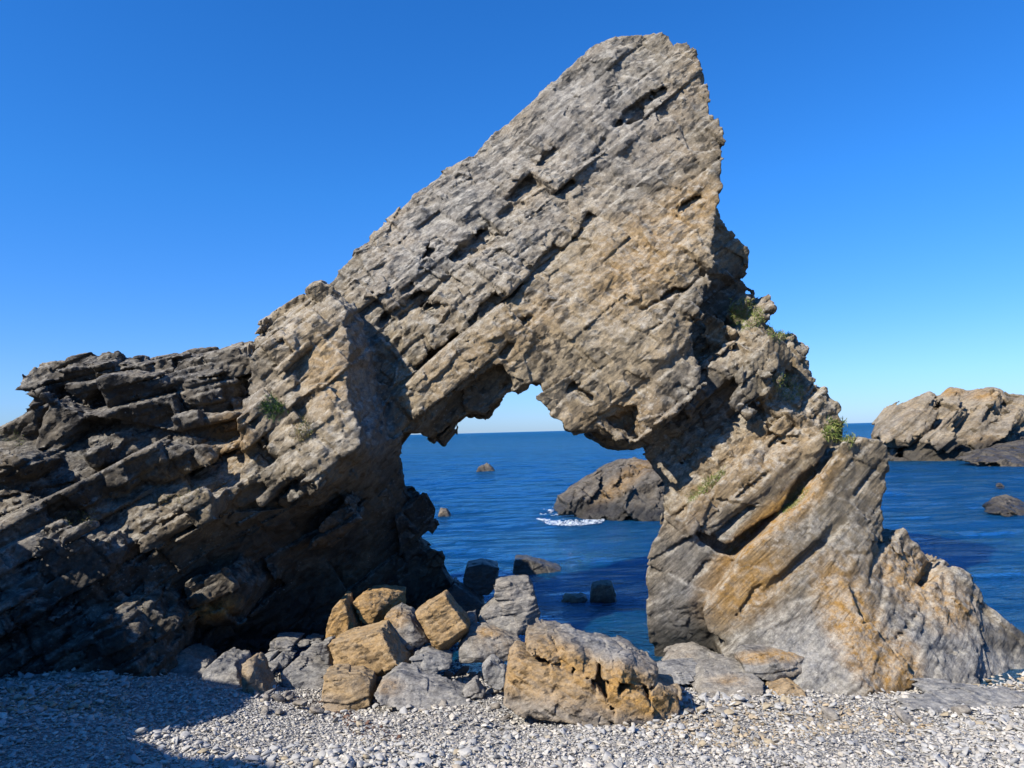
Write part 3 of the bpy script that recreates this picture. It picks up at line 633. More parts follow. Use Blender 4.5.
def boulder(name, label, cat, solids, mat, h=0.011, amp=0.55, bed=15, och=None, gry=None, tan=None, wet_z=None, seed=0, group=None, br=1.4, smo=0.0, drk=0.0, fac=.6, sizes=(0.45, 0.4, 0.13), parts=None, cuts=(), band=None):
    B = basis(bed); k = sizes[2] / 0.13
    def det(P):
        Q = (P + 0.012 * k * np.stack([vnoise(P * 5 / k, 1 + seed), vnoise(P * 5 / k, 5 + seed), vnoise(P * 5 / k, 9 + seed)], 1)) @ B
        return (amp * k * (0.013 * br * bricks(Q, sizes, 1 + seed, 0.7, 0.5, 0.016 * k) + 0.009 * fac * facets(Q, tuple(q * .8 for q in sizes), 2 + seed) + 0.008 * facets(Q, tuple(q * .3 for q in sizes), 12 + seed) + 0.007 * bricks(Q, tuple(q * .4 for q in sizes), 3 + seed, 0.6)) + 0.008 * k).astype(np.float32)
    V, Q = mesh_from_sdf(solids, list(cuts), det, h, pad=0.12 * k * max(1, amp * br * .5) + 2 * h, band=0.11 * k * max(1, amp * br * .5) + h)
    V, Q = main_piece(V, Q, 0.05)
    px, py = proj(V)
    nrm = np.zeros((len(V), 4)); d4 = np.zeros((len(V), 4)); d4[:, 1] = smo; d4[:, 0] = drk
    if och: nrm[:, 0] = och if isinstance(och, (int, float)) else blob(px, py, och)
    if gry: nrm[:, 1] = gry if isinstance(gry, (int, float)) else blob(px, py, gry)
    if tan: nrm[:, 3] = tan
    if wet_z is not None: nrm[:, 2] = np.clip((wet_z + 0.06 * k * vnoise(V * 5 / k, 7) - V[:, 2]) / (0.08 * k), 0, 1) * 0.9
    lo, hi = V.min(0), V.max(0); off = np.array([(lo[0] + hi[0]) / 2, (lo[1] + hi[1]) / 2, lo[2]])
    if parts:                                   # the blocks a split boulder has come apart into
        fc = V[Q].mean(1); who = np.argmin([np.min([p.sdf(fc) for p in g], 0) for _, g in parts], 0)
        o = empty(name, off); bpy.context.view_layer.update()
        for q, (nm, _) in enumerate(parts):
            v, f, u = compact(V, Q, who == q); me = new_mesh(nm, v - off, f); smooth(me); set_attr(me, 'mask', nrm[u]); set_attr(me, 'dark', d4[u]); link(nm, me, mat, o)
    else:
        me = new_mesh(name, V - off, Q); smooth(me); set_attr(me, 'mask', nrm); set_attr(me, 'dark', d4)
        o = link(name, me, mat); o.location = off
    tag(o, label, cat, group)
    return o

def zx(sx, sy, k, pts, d0):
    """corner points read off an enlarged view: (x, y, depth offset)"""
    return [(sx + p[0] / k, sy + p[1] / k, d0 + p[2]) for p in pts]
def block(pts, back=0.5, shrink=0.96, drop=0.0, radial=False):
    """a solid from visible corners (px, py, d): the same corners pushed back and drawn in"""
    W = [at(*p) for p in pts]; c = np.mean(W, 0)
    Bk = [c + (w - c) * np.array([shrink, 0.8, shrink]) + np.array([back * c[0] / c[1] if radial else 0, back, -drop]) for w in W]
    return Hull(W + Bk, world=True)

K, SX, SY = 3.37, 260, 540
def b3(pts, d, **kw): return block(zx(SX, SY, K, pts, d), **kw)
GRP = 'fallen boulders under the arch'
boulder('boulder', 'small pointed ochre boulder at the back left before the dark cave', 'boulder',
        [b3([(215,310,0),(235,232,.05),(268,195,.12),(285,203,.12),(300,258,0),(332,315,.1),(290,338,-.05),(225,345,0)], 9.5)], ROCK_OCHRE, och=.75, seed=1, group=GRP, bed=60)
boulder('boulder', 'flat topped ochre boulder with a dark right side at the very back', 'boulder',
        [b3([(304,212,0),(345,180,.15),(400,171,.3),(485,176,.6),(480,245,.5),(400,240,.0),(378,296,.02),(340,285,.0)], 9.75)], ROCK_OCHRE, och=.8, seed=2, group=GRP, bed=10)
boulder('boulder', 'grey boulder with an ochre cap just left of the tilted square one', 'boulder',
        [b3([(412,305,0),(420,258,.1),(460,236,.2),(500,250,.2),(578,345,.1),(500,385,-.1),(440,335,-.08),(520,300,0)], 9.15)], ROCK_GREY, och=[(392,618,14,9,0,.9)], seed=3, group=GRP, bed=-40)
boulder('boulder', 'tilted square ochre boulder standing on its corner, topmost at the right of the pile', 'boulder',
        [b3([(514,245,.05),(620,186,.1),(702,292,0),(604,358,-.1),(610,398,.1),(705,315,.2),(560,330,.0)], 9.1, back=.45)], ROCK_OCHRE, och=.55, tan=.4, seed=4, group=GRP, bed=35)
boulder('boulder', 'largest ochre block of the pile with a broad flat sunlit face', 'boulder',
        [b3([(228,352,.05),(240,400,.0),(252,445,.02),(405,303,-.05),(466,424,-.2),(350,472,-.1),(500,385,.25),(517,450,.15)], 8.7, back=.6)], ROCK_OCHRE, och=.45, tan=.7, seed=5, group=GRP, bed=20)
boulder('boulder', 'squat tan block at the front left of the pile half sunk in pebbles', 'boulder',
        [b3([(210,452,.05),(330,454,.1),(374,478,.1),(372,560,0),(300,600,-.05),(203,600,-.02),(300,520,-.05)], 8.05, back=.45)], ROCK_OCHRE, och=.3, tan=.6, gry=[(330,705,18,9,0,.8)], seed=6, group=GRP, bed=5)
boulder('boulder', 'long pale grey slab sloping to the right at the front of the pile', 'boulder',
        [b3([(378,512,0),(455,448,.25),(560,476,.25),(690,530,.15),(742,572,.05),(732,606,0),(520,590,-.15),(400,552,-.1)], 7.9, back=.5)], ROCK_GREY, gry=.9, och=[(388,686,14,8,0,.5)], seed=7, group=GRP, bed=-18)
stk = [b3([(735,258,.0),(790,205,.1),(912,180,.1),(928,192,.1),(948,255,.15),(930,320,.1),(860,330,-.08),(735,320,-.05)], 10.0, back=.6),
       b3([(785,152,.05),(840,140,.05),(908,134,.1),(922,160,.1),(920,200,.05),(850,205,-.0),(790,205,.0)], 10.05, back=.55)]
boulder('boulder', 'layered grey boulder of two stacked blocks standing in the water edge', 'boulder', stk, ROCK_GREY, gry=.5, tan=.3, seed=8, group=GRP, bed=8, wet_z=0.12, parts=[('block', [stk[0]]), ('block', [stk[1]])])
boulder('boulder', 'dark grey boulder with a rusty top below the layered grey boulder', 'boulder',
        [b3([(662,378,.0),(700,310,.15),(760,300,.2),(885,350,.2),(832,418,-.02),(740,395,-.1),(668,420,-.05)], 9.05, back=.5)], ROCK_GREY, och=[(487,632,14,5,0,.7)], seed=9, group=GRP, bed=10)
boulder('boulder', 'flat light grey slab lying under the tilted square boulder', 'boulder',
        [b3([(500,400,.05),(560,380,.15),(650,405,.2),(640,440,.1),(560,470,-.05),(510,450,0)], 8.65, back=.4)], ROCK_GREY, gry=1.0, seed=10, group=GRP, bed=-8)
boulder('boulder', 'small grey wedge stone among white pebbles right of the long grey slab', 'boulder',
        [b3([(678,510,0),(730,470,.1),(765,520,.05),(750,548,-.04),(690,540,-.03)], 8.1, back=.25)], ROCK_GREY, gry=.6, seed=11, group=GRP)
boulder('boulder', 'upright light grey stone right behind the small grey wedge stone', 'boulder',
        [b3([(742,445,0),(775,402,.1),(835,440,.1),(832,495,.0),(800,520,-.04),(760,500,-.03)], 8.3, back=.3)], ROCK_GREY, gry=.9, seed=12, group=GRP, bed=50)
boulder('boulder', 'little grey block standing between the tilted square boulder and the layered one', 'boulder',
        [b3([(692,250,0),(728,246,.05),(732,295,.03),(712,310,0),(696,300,0)], 9.7, back=.25)], ROCK_GREY, gry=.6, seed=13, group=GRP)
GS_ = 'flat slabs left of the pile'
for q, (pts, d, lb, g) in enumerate([
    ([(24,345,0),(70,338,.1),(118,345,.1),(105,375,0),(28,378,0)], 9.5, 'flat pale slab farthest left of the pile, lying level in the sun', .7),
    ([(112,350,0),(150,344,.1),(192,348,.1),(185,368,0),(125,370,0)], 9.6, 'thin flat slab between the level pale slab and the largest ochre block', .7),
    ([(130,385,0),(165,368,.12),(198,384,.1),(180,412,0),(148,410,0)], 9.2, 'diamond shaped sunlit slab at the left of the largest ochre block', .8),
    ([(28,418,0),(62,385,.15),(104,402,.15),(78,436,0),(40,432,0)], 9.1, 'tilted sunlit grey slab below the level flat slab', .8),
    ([(-25,418,0),(10,398,.1),(42,392,.1),(30,412,0),(-10,428,0)], 9.1, 'narrow white sunlit sliver of rock at the left end of the slabs', .9),
    ([(-22,440,0),(20,426,.1),(62,432,.1),(30,470,0),(5,474,0)], 8.8, 'lowest sunlit grey slab pointing down into the shade', .9),
    ([(60,450,0),(130,400,.3),(235,415,.3),(250,450,.1),(205,520,0),(205,600,-.1),(110,610,-.1),(70,560,0)], 8.75, 'bulky grey boulder in deep shade beside the squat tan block', .6),
    ([(186,358,0),(230,346,.05),(245,420,.05),(240,445,0),(200,410,0)], 8.95, 'grey stone pressed against the left end of the largest ochre block', .5)]):
    boulder('rock_slab', lb, 'rock', [b3(pts, d, back=.45)], ROCK_GREY, gry=g, seed=20 + q, group=GS_, bed=[5, 0, -15, 20, 25, 20, 10, 70][q])
K2 = 4.096
boulder('boulder', 'brown upright boulder in shade standing alone left of the slabs', 'boulder', [block(zx(150, 600, K2, [(370,262,.1),(405,242,.1),(440,270,.1),(482,390,.05),(470,440,0),(420,470,-.02),(375,400,.0),(400,330,-.05)], 8.3), back=.4)], ROCK_OCHRE, seed=30, bed=70)
boulder('boulder', 'blue-grey smooth sloping boulder in shade at the foot of the dark cliff', 'boulder', [block(zx(150, 600, K2, [(190,420,.0),(215,290,.3),(270,240,.4),(350,260,.4),(372,420,.0),(330,490,-.05),(220,490,-.05)], 8.4), back=.6)], ROCK_GREY, gry=.7, seed=31, bed=50)
boulder('boulder', 'low dark rock in shade half buried where the pebbles meet the left cliff', 'boulder', [block([(160,668,9.0),(180,650,9.2),(204,660,9.1),(205,690,8.7),(182,702,8.6),(160,695,8.65)], back=.5)], ROCK_GREY, seed=32, bed=5)

# the big front boulder: layered plates and split columns
K4 = 3.37
def b4(pts, d, **kw): return block(zx(460, 540, K4, pts, d), **kw)
D = 7.15
big = [b4([(148,560,.1),(160,425,.2),(190,395,.25),(330,430,.15),(445,480,.05),(512,560,-.02),(515,640,-.08),(480,640,-.1),(350,612,-.05),(200,600,.05)], D, back=.75),
       b4([(222,380,.2),(228,335,.35),(300,312,.5),(330,360,.3),(345,430,.15),(240,400,.2)], D, back=.6),
       b4([(298,312,.5),(385,322,.5),(500,352,.45),(470,410,.2),(455,480,.08),(345,440,.15),(325,360,.3)], D, back=.5),
       b4([(470,400,.2),(500,352,.4),(580,374,.4),(668,430,.35),(662,500,.2),(600,480,.15),(560,410,.12),(545,480,.05),(480,480,.05)], D, back=.55),
       b4([(497,450,.08),(548,440,.05),(540,520,0),(528,570,-.04),(515,580,-.03),(500,540,.0)], D, back=.5),
       b4([(540,520,.02),(565,500,.05),(625,515,.05),(655,575,.02),(662,650,.0),(545,660,-.1),(522,625,-.1),(528,580,-.06)], D, back=.5),
       b4([(562,455,.12),(600,440,.15),(612,500,.1),(580,510,.08)], D, back=.4),
       b4([(606,460,.15),(662,435,.25),(660,480,.2),(640,515,.1),(612,490,.12)], D, back=.4),
       b4([(638,520,.1),(670,490,.2),(742,500,.3),(746,570,.22),(735,640,.15),(665,650,.05),(650,575,.06)], D, back=.45)]
big.append(b4([(420,430,.35),(430,600,.2),(560,440,.4),(700,500,.42),(735,520,.35),(735,650,.2),(560,650,.1),(500,620,.1)], D, back=.4))
boulder('boulder', 'big cracked ochre and grey boulder with split columns, alone in the middle foreground', 'boulder', big, ROCK_OCHRE, h=0.011, br=1.7, fac=.4, amp=.9,
        och=[(570,668,45,18,-25,.8),(620,690,22,22,0,.95),(650,705,26,14,0,.95),(520,670,25,22,0,.6),(550,690,50,14,-15,.4)],
        gry=[(600,640,60,16,-22,.9),(560,712,70,12,-8,.5),(660,722,30,10,0,.9)], seed=46, bed=-24, sizes=(.3, .4, .1), parts=[('plate', [big[0], big[9]]), ('cap', [big[1], big[2], big[3]]), ('column', [big[4]]), ('column', [big[5], big[6]]), ('column', [big[7]]), ('column', [big[8]])])

# low rocks on the right part of the beach
K5 = 3.16
def b5(pts, d, **kw): return block(zx(700, 600, K5, pts, d), **kw)
boulder('boulder', 'orange topped grey boulder at the foot of the right pillar', 'boulder', [b5([(132,195,.05),(155,165,.15),(270,168,.2),(335,180,.25),(345,235,.1),(250,262,-.02),(150,250,.0),(240,205,-.0)], 8.35, back=.45)], ROCK_GREY, och=[(757,657,18,6,0,1),(780,655,20,6,0,1)], seed=50, bed=5)
boulder('boulder', 'low tan rock half buried in pebbles in front of the orange topped boulder', 'boulder', [b5([(225,330,0),(240,285,.1),(290,265,.15),(338,290,.1),(345,335,.0)], 7.95, back=.4)], ROCK_OCHRE, och=.4, tan=.5, seed=51, bed=30)
boulder('rock_slab', 'low flat yellowish grey rock shelf left of the low tan rock', 'rock', [b5([(-5,320,0),(10,225,.5),(60,205,.6),(145,215,.55),(215,270,.2),(205,330,.0),(100,350,-.1)], 7.9, back=.6)], ROCK_GREY, och=[(730,680,16,5,0,.5)], tan=.4, gry=.3, seed=52, bed=3)
boulder('rock_slab', 'flat pale grey slab between the big front boulder and the shallow water', 'rock', [block(zx(460, 540, K4, [(668,440,.2),(740,425,.3),(835,420,.35),(850,470,.05),(760,505,-.05),(680,490,.0)], 8.3), back=.4)], ROCK_GREY, gry=1.0, seed=53, bed=3)
boulder('boulder', 'weedy brown stone in the shallow water at the rounded foot of the pillar', 'boulder', [block([(664,672,9.2),(672,655,9.4),(700,650,9.45),(728,660,9.3),(735,676,9.1),(700,682,9.0)], back=.45)], ROCK_GREY, gry=.2, seed=54, wet_z=0.1)

gd = ground_d(960, 712)
boulder('rock_slab', 'low grey bedrock ledge half under the pebbles at the right edge of the beach', 'rock', [block([(900,708,gd+.1),(935,692,gd+.5),(1005,690,gd+.6),(1060,700,gd+.4),(1050,722,gd-.05),(960,722,gd-.1)], back=.5)], ROCK_GREY, gry=1.0, seed=55, bed=4)
gd = ground_d(800, 708)
boulder('rock_slab', 'thin pale slab lying in the pebbles below the grey nose of the pillar', 'rock', [block([(776,712,gd+.05),(800,703,gd+.3),(850,705,gd+.35),(862,712,gd+.1),(830,717,gd-.05)], back=.3)], ROCK_GREY, gry=1.0, seed=56, bed=2)
# rocks in the water seen through the hole
def water_d(px, py):
    r = ray(px, py); return 3.0 * r[1] / -r[2]
K6 = 3.49
def b6(pts, d, **kw): return block(zx(400, 440, K6, pts, d), radial=True, **kw)
boulder('sea_rock', 'black wet block of rock in the water behind the layered grey boulder', 'rock', [b6([(218,500,0),(232,445,.1),(290,430,.2),(345,448,.2),(350,500,.1),(310,545,0),(225,540,0)], 11.9, back=.7)], ROCK_GREY, wet_z=3, seed=60)
boulder('sea_rock', 'low black rock lying flat in the water left of centre of the hole', 'rock', [b6([(390,470,0),(398,418,.15),(440,414,.2),(500,440,.3),(565,455,.3),(560,478,.1),(450,480,0)], water_d(530,575), back=.7)], ROCK_GREY, wet_z=3, seed=61)
boulder('sea_rock', 'small square brown rock standing in the water in the middle of the hole', 'rock', [b6([(660,570,0),(668,515,.1),(700,500,.15),(740,505,.15),(760,560,.1),(755,575,0)], water_d(602,603), back=.5)], ROCK_OCHRE, gry=.4, wet_z=0.14, seed=62, bed=70)
boulder('sea_rock', 'flat weedy rock awash just left of the small square brown rock', 'rock', [b6([(560,565,0),(575,548,.15),(640,545,.2),(660,560,.1),(640,575,0)], water_d(578,603), back=.5)], ROCK_OCHRE, wet_z=0.1, seed=63)
boulder('sea_rock', 'dark rounded rock in the shade at the water edge under the cliff', 'rock', [b6([(150,560,0),(190,500,.2),(250,545,.2),(300,580,.2),(300,640,0),(200,640,0)], 11.2, back=.6)], ROCK_GREY, wet_z=3, seed=64)
boulder('sea_rock', 'tiny brown rock in the water beside the dark left edge of the hole', 'rock', [b6([(128,275,0),(140,238,.3),(165,240,.4),(180,262,.4),(178,278,0)], water_d(444,517), back=.6)], ROCK_FAR, h=.03, sizes=(.6, .6, .2), wet_z=.15, seed=65)
dd = water_d(487, 472)
boulder('skerry', 'small lone rock far out in the water seen through the hole', 'rock', [b6([(265,115,0),(272,98,.5),(290,88,1),(305,78,1),(318,88,1),(330,104,.5),(334,115,0)], dd, back=2.2)], ROCK_FAR, h=.07, sizes=(1.6, 1.6, .5), wet_z=.5, seed=66)
dd = water_d(600, 520)
boulder('skerry', 'sloping brown rock rising from the water behind the right side of the hole', 'rock',
        [b6([(550,226,1.0),(555,208,1.6),(600,192,1.8),(690,130,2.4),(760,98,2.8),(830,78,3.2),(1000,90,3.4),(1000,300,.0),(860,285,-.3),(750,282,-.1),(610,258,.2)], dd, back=5),
         b6([(790,240,-.4),(800,190,.2),(850,110,1.4),(930,120,1.4),(920,290,-.6),(830,288,-.7)], dd, back=2)], ROCK_FAR, h=.045, sizes=(1.5, 1.8, .4), amp=1.5, br=2.5, bed=35, wet_z=.6, smo=.5, drk=.55, seed=67, och=[(625,480,40,8,40,.5)])
# island on the right
dd = water_d(930, 461)
K7 = 4.8
def b7(pts, d, **kw): return block(zx(840, 370, K7, pts, d), radial=True, **kw)
boulder('skerry', 'long jagged brown island across the bay at the right edge', 'island',
        [b7([(188,275,6),(240,205,5),(300,170,5),(340,330,.5),(300,470,-.5),(215,470,1),(200,340,3)], dd, back=9),
         b7([(290,180,5),(370,132,5),(430,127,5),(500,300,1.0),(540,470,-1),(270,470,0),(330,330,.8)], dd, back=9),
         b7([(420,300,1),(455,142,4.5),(530,97,4.8),(570,102,4.5),(600,220,2),(590,470,-1.5),(420,470,-1)], dd, back=9),
         b7([(560,260,1),(590,127,4.5),(680,97,4.8),(740,90,4.8),(775,120,4),(830,200,3),(840,470,-2),(580,470,-1.5)], dd, back=9),
         b7([(770,200,3),(790,143,4.5),(850,160,4.5),(980,170,5),(1400,240,6),(1500,470,0),(800,470,-1.5)], dd, back=9),
         b7([(215,300,2.5),(330,215,2.5),(470,200,2.2),(430,330,.2),(250,400,0.5)], dd, back=3),
         b7([(440,330,-.2),(560,190,1.5),(700,130,2.8),(720,190,1.5),(520,400,-1)], dd, back=3),
         b7([(600,350,-.8),(720,230,.8),(860,190,1.6),(880,260,0),(700,400,-1.5)], dd, back=3)],
        ROCK_ISLE, h=.10, sizes=(5.0, 4, 1.0), amp=1.6, br=3.0, bed=34, wet_z=1.7, smo=.75, seed=68, och=[(950,392,12,4,0,1),(983,395,14,5,0,.9),(985,440,20,6,0,.4)], tan=.5)
dd2 = water_d(960, 468)
boulder('skerry', 'low dark wet rock shelf in front of the jagged island at the right edge', 'rock',
        [b7([(570,440,0),(640,410,3),(760,365,6),(880,335,8),(1300,330,9),(1400,480,0),(800,480,-1),(690,465,-.5)], dd2, back=8)], ROCK_ISLE, h=.13, sizes=(4, 5, 1.2), amp=1.2, bed=8, wet_z=9, seed=69)
dd3 = water_d(1003, 517)
boulder('skerry', 'small brown rock in the bay at the right edge, nearer than the island', 'rock',
        [b7([(670,665,1.2),(700,648,1.4),(745,618,1.5),(790,622,1.5),(830,655,1.2),(900,665,1.0),(1000,700,.8),(960,725,0),(800,715,-.2),(700,690,.3)], dd3, back=1.6)], ROCK_FAR, h=.045, sizes=(1.0, 1.2, .33), amp=1.1, bed=25, wet_z=.4, drk=.6, seed=70)
boulder('skerry', 'tiny dark rock barely above the water between the island and the small brown rock', 'rock',
        [b7([(735,570,0),(745,550,.5),(765,542,.6),(785,558,.5),(795,570,0)], water_d(1000, 489), back=1)], ROCK_FAR, h=.05, sizes=(1, 1, .3), wet_z=2, seed=71)
log('rocks')

# ------------------------------------------------------------------ headland beyond the left edge (it shades the lower left)
def shade_cliff():
    def crest(px, py):            # where the light that just reaches this spot of the beach passes over the crest at x = -6.9
        p = at(px, py, ground_d(px, py)); t_ = (-6.9 - p[0]) / SUN_TO[0]; q = p + SUN_TO * t_; return float(q[1]), float(q[2])
    prof = [crest(*q) for q in ((330, 766), (255, 758), (200, 750), (165, 740), (168, 733), (205, 722), (245, 712), (275, 700))]
    log('crest', prof)
    prof = [(prof[0][0] - 3, prof[0][1] + 1.0)] + prof; y9, z9 = prof[-1]
    prof += [(y9 + .5, z9), (y9 + 1.2, z9 - .8), (6.6, 3.9), (8.0, 3.3), (9.6, 2.9)]
    prof = sorted(prof)
    pts = []
    for (ya, za), (yb, zb) in zip(prof[:-1], prof[1:]):
        q = []
        for yy, zz in ((ya - .03, za), (yb + .03, zb)): q += [(-6.75 - max(0, yy - 8) * .25, yy, -.5), (-6.75 - max(0, yy - 8) * .25, yy, zz - .15), (-7.4, yy, zz), (-12, yy, zz + .1), (-12, yy, -.5)]
        pts.append(Hull(q, world=True))
    o = boulder('headland', 'grey cliff of the shore running on beyond the left edge of the view', 'cliff', pts, ROCK_GREY, h=.09, sizes=(1.3, 1.4, .4), amp=0.7, bed=20, seed=80)
    return o
shade_cliff()

# ------------------------------------------------------------------ pebbles
def pebble_templates(n, pts=13, seed=5):
    r = np.random.default_rng(seed); out = []
    for _ in range(n):
        p = r.normal(size=(pts, 3)); p /= np.linalg.norm(p, axis=1)[:, None]
        p *= (0.8 + 0.3 * r.random((pts, 1))); p *= np.array([1, 0.5 + .4 * r.random(), 0.18 + .3 * r.random()])
        bm = bmesh.new()
        for q in p: bm.verts.new(q)
        bmesh.ops.convex_hull(bm, input=bm.verts[:])
        loose = [v for v in bm.verts if not v.link_faces]
        bmesh.ops.delete(bm, geom=loose, context='VERTS')
        bmesh.ops.bevel(bm, geom=bm.edges[:], offset=0.05, segments=1, affect='EDGES', clamp_overlap=True)
        bmesh.ops.triangulate(bm, faces=bm.faces[:])
        bm.verts.index_update()
        out.append((np.array([v.co[:] for v in bm.verts]), np.array([[v.index for v in f.verts] for f in bm.faces]))); bm.free()
    return out
TPL = pebble_templates(14)
PAL = np.array([(.30,.30,.295),(.40,.39,.37),(.22,.225,.235),(.50,.48,.45),(.36,.33,.28),(.27,.29,.31),(.60,.58,.54),(.30,.25,.17),(.15,.15,.15),(.44,.41,.37)])
PW = np.array([.2,.2,.12,.1,.1,.09,.05,.04,.04,.06]); PW /= PW.sum()
def pebble_material():
    t = NT('pebble_stone'); c, *_ = t.attr('tint'); P = t.coords()
    n = t.noise(P, 45, 5, 0.65); col = t.mix(0.5, c, t.ramp(n, (0.25, 0.25), (0.75, 0.75)), 'OVERLAY')
    col = t.mix(t.ramp(t.noise(P, 14, 3), (0.55, 0), (0.75, 0.35)), col, (0.45, 0.42, 0.36))
    t.put(t.b.inputs['Base Color'], col); t.b.inputs['Roughness'].default_value = 0.8; t.b.inputs['Specular IOR Level'].default_value = 0.3
    t.put(t.b.inputs['Normal'], t.bump(n, 0.4, 0.01)); return t.m
PEB_M = pebble_material()
prng = np.random.default_rng(77)
def rot_rand(n, tilt=0.5):
    a = prng.random(n) * 2 * np.pi; b = prng.normal(size=n) * tilt; c = prng.normal(size=n) * tilt
    ca, sa, cb, sb, cc, s_ = np.cos(a), np.sin(a), np.cos(b), np.sin(b), np.cos(c), np.sin(c)
    Z = np.zeros((n, 3, 3)); Z[:, 0, 0] = ca; Z[:, 0, 1] = -sa; Z[:, 1, 0] = sa; Z[:, 1, 1] = ca; Z[:, 2, 2] = 1
    X = np.zeros((n, 3, 3)); X[:, 0, 0] = 1; X[:, 1, 1] = cb; X[:, 1, 2] = -sb; X[:, 2, 1] = sb; X[:, 2, 2] = cb
    Y = np.zeros((n, 3, 3)); Y[:, 1, 1] = 1; Y[:, 0, 0] = cc; Y[:, 0, 2] = s_; Y[:, 2, 0] = -s_; Y[:, 2, 2] = cc
    return Z @ X @ Y
def scatter():
    N = 128000
    y = 3.6 + 6.2 * prng.random(N) ** 0.85; x = (prng.random(N) * 2 - 1) * (0.74 * y + 2.2)
    size = np.clip(np.exp(prng.normal(-4.42, 0.58, N)), 0.007, 0.065)
    big = prng.random(N) < 0.012; size[big] = 0.03 + 0.035 * prng.random(big.sum())
    p2 = np.stack([x * 0.9, y * 0.9, x * 0], 1); size *= 1 + 0.35 * vnoise(p2, 91)
    z = beach_surface(x, y) + size * (0.15 + 0.5 * prng.random(N))
    ok = (z > -0.25)
    x, y, z, size = x[ok], y[ok], z[ok], size[ok]; N = len(x)
    tp = prng.integers(0, len(TPL), N); ci = prng.choice(len(PAL), N, p=PW); M = rot_rand(N, 0.35)
    tint = np.array([1.02, 0.98, 0.90]) * (PAL[ci] * .6 + .14) * (0.88 + 0.24 * prng.random((N, 1)))
    warm = (vnoise(np.stack([x * .7, y * .7, x * 0], 1), 95) > 0.45) & (prng.random(N) < .4)
    tint[warm] *= np.array([1.0, .85, .65]) * .8
    px, py = proj(np.stack([x, y, z], 1))
    wd = (blob(px, py, [(365,726,40,10,-20,1),(310,700,30,6,0,.8),(545,765,20,6,0,.8)]) > .75 - .5 * vnoise(np.stack([x * 4, y * 4, x * 0], 1), 96)) & (prng.random(N) < .5); tint[wd] = np.array([.085, .045, .03]) * (0.6 + .8 * prng.random((wd.sum(), 1)))
    vis = (px > 4) & (px < 1020) & (py < 764)
    shown = np.where(vis, size / y, 0); order = np.argsort(-shown)
    return x, y, z, size, tp, tint, M, order
x, y, z, size, tp, tint, M, order = scatter()
rest = order[300:]
Vs, Fs, Cs, base = [], [], [], 0
for k, (tv, tf) in enumerate(TPL):
    I = rest[tp[rest] == k]
    vv = np.einsum('nij,vj->nvi', M[I], tv) * size[I][:, None, None] + np.stack([x[I], y[I], z[I]], 1)[:, None]
    ff = tf[None] + (np.arange(len(I)) * len(tv))[:, None, None] + base
    Vs.append(vv.reshape(-1, 3)); Fs.append(ff.reshape(-1, 3)); Cs.append(np.repeat(np.c_[tint[I], np.ones(len(I))], len(tv), 0)); base += len(I) * len(tv)
me = new_mesh('pebbles', np.vstack(Vs), np.vstack(Fs)); set_attr(me, 'tint', np.vstack(Cs))
tag(link('pebbles', me, PEB_M), 'small grey pebbles covering the beach', 'pebbles', kind='stuff')
PME = {}
for i in order[:300]:
    c = tint[i]; lum = c.mean(); sat = (c.max() - c.min()) / c.max()
    ck = 'ochre' if sat > 0.28 else 'white' if lum > .43 else 'dark' if lum < .18 else 'grey'
    key = (int(tp[i]), ck)
    if key not in PME:
        tv, tf = TPL[key[0]]; pm = new_mesh('pebble', tv, tf); col = {'ochre': (.30,.25,.17), 'white': (.42,.405,.37), 'dark': (.16,.16,.16), 'grey': (.32,.315,.30)}[ck]
        set_attr(pm, 'tint', np.repeat([[*col, 1]], len(tv), 0)); pm.materials.append(PEB_M); PME[key] = pm
    o = bpy.data.objects.new('beach_stone', PME[key]); COL.objects.link(o)
    mm = Matrix(M[i].tolist()).to_4x4(); mm = Matrix.Translation((x[i], y[i], z[i])) @ mm @ Matrix.Scale(size[i], 4); o.matrix_world = mm
    tag(o, {'ochre': 'larger brownish stone lying loose among the pebbles of the beach', 'white': 'larger whitish stone lying loose among the pebbles of the beach', 'dark': 'larger blackish stone lying loose among the pebbles of the beach', 'grey': 'larger plain grey stone lying loose among the pebbles of the beach'}[ck], 'stone',
        {'ochre': 'larger brownish beach stones', 'white': 'larger whitish beach stones', 'dark': 'larger blackish beach stones', 'grey': 'larger grey beach stones'}[ck])
RTP = pebble_templates(6, 16, 9); RME = []
for tv, tf in RTP:
    pm = new_mesh('rubble_stone', tv * np.array([1, 1, 1.25]), tf); pm.materials.append(ROCK_GREY); set_attr(pm, 'mask', np.repeat([[.1, .7, 0, .2]], len(tv), 0)); RME.append(pm)
